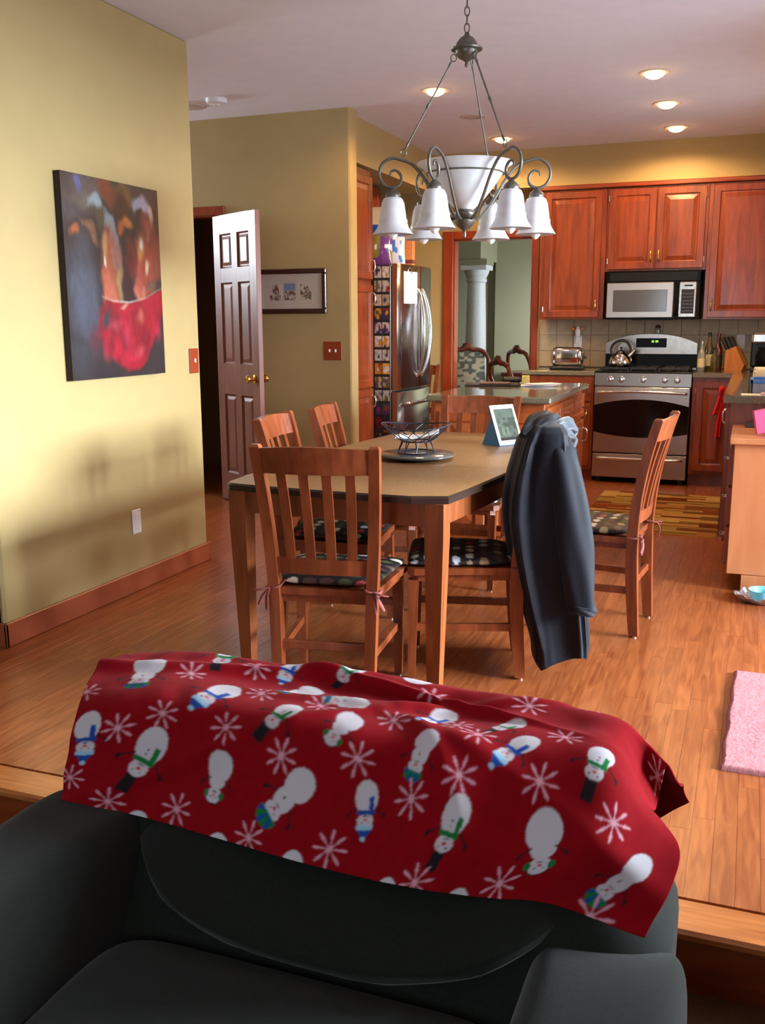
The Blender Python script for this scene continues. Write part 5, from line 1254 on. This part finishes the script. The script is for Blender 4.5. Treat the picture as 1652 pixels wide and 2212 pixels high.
for f_ in ((395, 1419), (413, 1455), (564, 1498), (350, 1541), (255, 1573), (487, 1571), (606, 1633), (381, 1747), (536, 1810), (187, 1494), (232, 1731), (152, 1680), (553, 1440), (668, 1459), (818, 1485), (932, 1501), (693, 1525), (851, 1555), (986, 1566), (1144, 1525), (1033, 1587), (772, 1638), (888, 1725), (991, 1673), (712, 1834), (895, 1906), (1079, 1908), (1165, 1688), (1324, 1778), (1221, 1593), (1420, 1676), (1274, 1981), (1286, 1542)): flake(*f_)
for _ in range(2): BC[1:-1, 1:-1] = (BC[1:-1, 1:-1]*4+BC[:-2, 1:-1]+BC[2:, 1:-1]+BC[1:-1, :-2]+BC[1:-1, 2:])/8
o = obj('snowman_blanket', grid_mesh('snowman_blanket', BP[:, ::-1], BC[:, ::-1], .004), 'print_fleece'); tag(o, 'red fleece blanket printed with snowmen and snowflakes on the armchair back', 'blanket')

# ---------------------------------------------------------------- rugs and floor things
def rug_mesh(name, w, d, nu, nv, colf, h, rough, wav=0.):
    u, v = np.meshgrid(np.linspace(0, 1, nu), np.linspace(0, 1, nv)); e = np.minimum(np.minimum(u*w, (1-u)*w), np.minimum(v*d, (1-v)*d)); z = h*np.clip(e/.012, 0, 1)**.5+rough*rng.rand(nv, nu)*np.clip(e/.01, 0, 1)
    X = u*w; Y = v*d; X = X+.003*np.sin(v*22)*(u < .02); return grid_mesh(name, np.stack([X, Y, z], -1), colf(u*w, v*d, u, v))
def patch_cols(X, Y, u, v):
    pal = [C3(150, 104, 50), C3(122, 58, 24), C3(168, 128, 66), C3(104, 78, 36), C3(178, 144, 88), C3(96, 44, 22), C3(140, 116, 60)]
    cx = np.floor((X+.13*np.floor(Y/.13))/.26).astype(int); r_ = np.floor(Y/.13).astype(int); st_ = np.floor(Y/.032).astype(int)
    idx = (cx*7+r_*13+(st_*((cx+r_) % 3))*5) % 7; col = np.zeros(X.shape+(3,))
    for k in range(7): col[idx == k] = pal[k]
    return col*(.85+.3*vnoise(X*90, Y*200, 4))[..., None]
o = obj('kitchen_rug', rug_mesh('kitchen_rug', .90, 1.50, 160, 240, patch_cols, .007, .001), 'print_rug', None, (-1.03, 6.16, .0005)); tag(o, 'brown and gold patchwork striped rug on the kitchen floor', 'rug')
def pink_cols(X, Y, u, v): return C3(192, 128, 132)*(.82+.3*vnoise(X*120, Y*120, 5)-.10*(vnoise(X*60, Y*14, 6) > .62))[..., None]
o = obj('pink_rug', rug_mesh('pink_rug', .85, .88, 200, 200, pink_cols, .014, .0022), 'print_rug', None, (-.012, 2.865, .0005), math.radians(-1.6)); tag(o, 'pale pink shaggy bath-style rug on the oak floor', 'rug')
t = thing('pet_bowl', 'small turquoise pet bowl standing on crumpled foil', 'bowl', (.125, 4.80, .008))
MB().lathe([(.042, 0), (.056, .004), (.066, .046), (.068, .052), (.062, .050), (.05, .012), (0, .010)], 32).build('dish', 'bowl_teal', t)
u, v = np.meshgrid(np.linspace(-1, 1, 60), np.linspace(-1, 1, 60)); rr_ = np.hypot(u, v); r2 = np.maximum(np.abs(u), np.abs(v))
sc_ = np.where(rr_ > 0, r2/np.maximum(rr_, 1e-6), 1); X, Y = u*sc_, v*sc_; q = r2
Z = .0015+.030*np.clip((q-.70)/.3, 0, 1)**1.2*(.6+.8*vnoise(u*5+7, v*5, 8))+.007*vnoise(u*9, v*9, 3)*np.clip((q-.62)*5, 0, 1)
o = obj('foil_sheet', grid_mesh('foil_sheet', np.stack([X*.135, Y*.105, Z], -1), None, .0008), 'foil', None, (.125, 4.80, .0012)); tag(o, 'crumpled silver foil tray under the turquoise bowl', 'foil')

# ---------------------------------------------------------------- far dining room
t = thing('column', 'white round column with square capital in the far room', 'column', (-3.015, 11.0, 0))
MB().box(-.17, .17, -.17, .17, 0, .10, .004).build('plinth', 'plaster_white', t)
MB().lathe([(.150, .10), (.155, .13), (.135, .16), (.128, .20), (.125, .8), (.112, 1.4), (.103, 1.76)], 36).build('shaft', 'plaster_white', t)
MB().lathe([(.103, 1.76), (.118, 1.775), (.118, 1.80), (.108, 1.81), (.125, 1.84), (.142, 1.875), (.146, 1.90)], 36).build('neck', 'plaster_white', t)
MB().box(-.152, .152, -.152, .152, 1.90, 1.955, .004).build('abacus', 'plaster_white', t); MB().box(-.16, .16, -.16, .16, 1.955, 2.014).build('block', 'paint_sage', t)
def damask(n=40):
    P, u, v = rect_grid(1, 1, n, n); nn = vnoise(u*9, v*14, 3); return u, v, np.where((nn > .52)[..., None], C3(176, 172, 150), C3(92, 98, 92))
def far_chair(label, x, y, rz, uph, h):
    t = thing('carved_chair', label, 'chair', (x, y, 0), rz, 'carved chairs in the far room')
    for s_ in (-1, 1):
        MB().tube(spline([(s_*.20, .0, .0), (s_*.20, .01, .45), (s_*.225, -.02, .7), (s_*.235, -.05, h-.16), (s_*.19, -.07, h-.06)], 18), [.022]*18, 8).build('back_post', 'antique_wood', t)
        MB().tube(spline([(s_*.22, .46, 0), (s_*.235, .48, .2), (s_*.22, .45, .42)], 10), [.014]*4+[.02]*3+[.026]*3, 8).build('leg', 'antique_wood', t)
    MB().tube(spline([(-.19, -.07, h-.06), (-.13, -.075, h-.035), (-.06, -.078, h-.03), (0, -.08, h-.0), (.06, -.078, h-.03), (.13, -.075, h-.035), (.19, -.07, h-.06)], 25), [.024+.014*math.exp(-((i-12)/4.)**2) for i in range(25)], 8).build('crest_rail', 'antique_wood', t)
    MB().pillow((0, -.08, h+.012), (.055, .02, .03), .8, .8, 14, 8).build('crest_carving', 'antique_wood', t)
    MB().tube([(-.21, -.01, .60), (.21, -.01, .60)], .02, 8).build('lower_rail', 'antique_wood', t)
    MB().box(-.24, .24, 0, .48, .40, .44, .01).build('seat_frame', 'antique_wood', t)
    MB().pillow((0, .24, .455), (.23, .23, .04), .5, .4).build('seat_pad', 'felt_grey', t)
    if uph:
        u, v, col = damask(); X = (u-.5)*.38; Z = .61+v*(h-.06-.61); Y = -.012-.058*v+.03*np.sin(PI*u)*np.sin(PI*v)
        obj('back_pad', grid_mesh('back_pad', np.stack([X[:, ::-1], Y, Z], -1), col, .02), 'print_damask', t)
    return t
far_chair('carved far-room chair with damask back standing before the column', -2.84, 10.1, math.radians(-150), True, 1.06)
far_chair('carved open-back far-room chair with the lower rounded crest', -2.245, 9.30, math.radians(-50), False, .96)
far_chair('carved open-back far-room chair with the tall peaked crest', -2.37, 10.62, math.radians(-46), False, 1.03)
t = thing('far_table', 'dark wooden dining table in the far room behind the island', 'table', (-1.95, 11.22, 0))
MB().box(-.75, .85, -.26, .3, .70, .745, .008).build('top', 'antique_wood', t)
for x in (-.62, .72):
    for y in (-.2, .24): MB().lathe([(.02, 0), (.03, .1), (.022, .3), (.04, .6), (.04, .70)], 12, Matrix.Translation((x, y, 0))).build('leg', 'antique_wood', t)
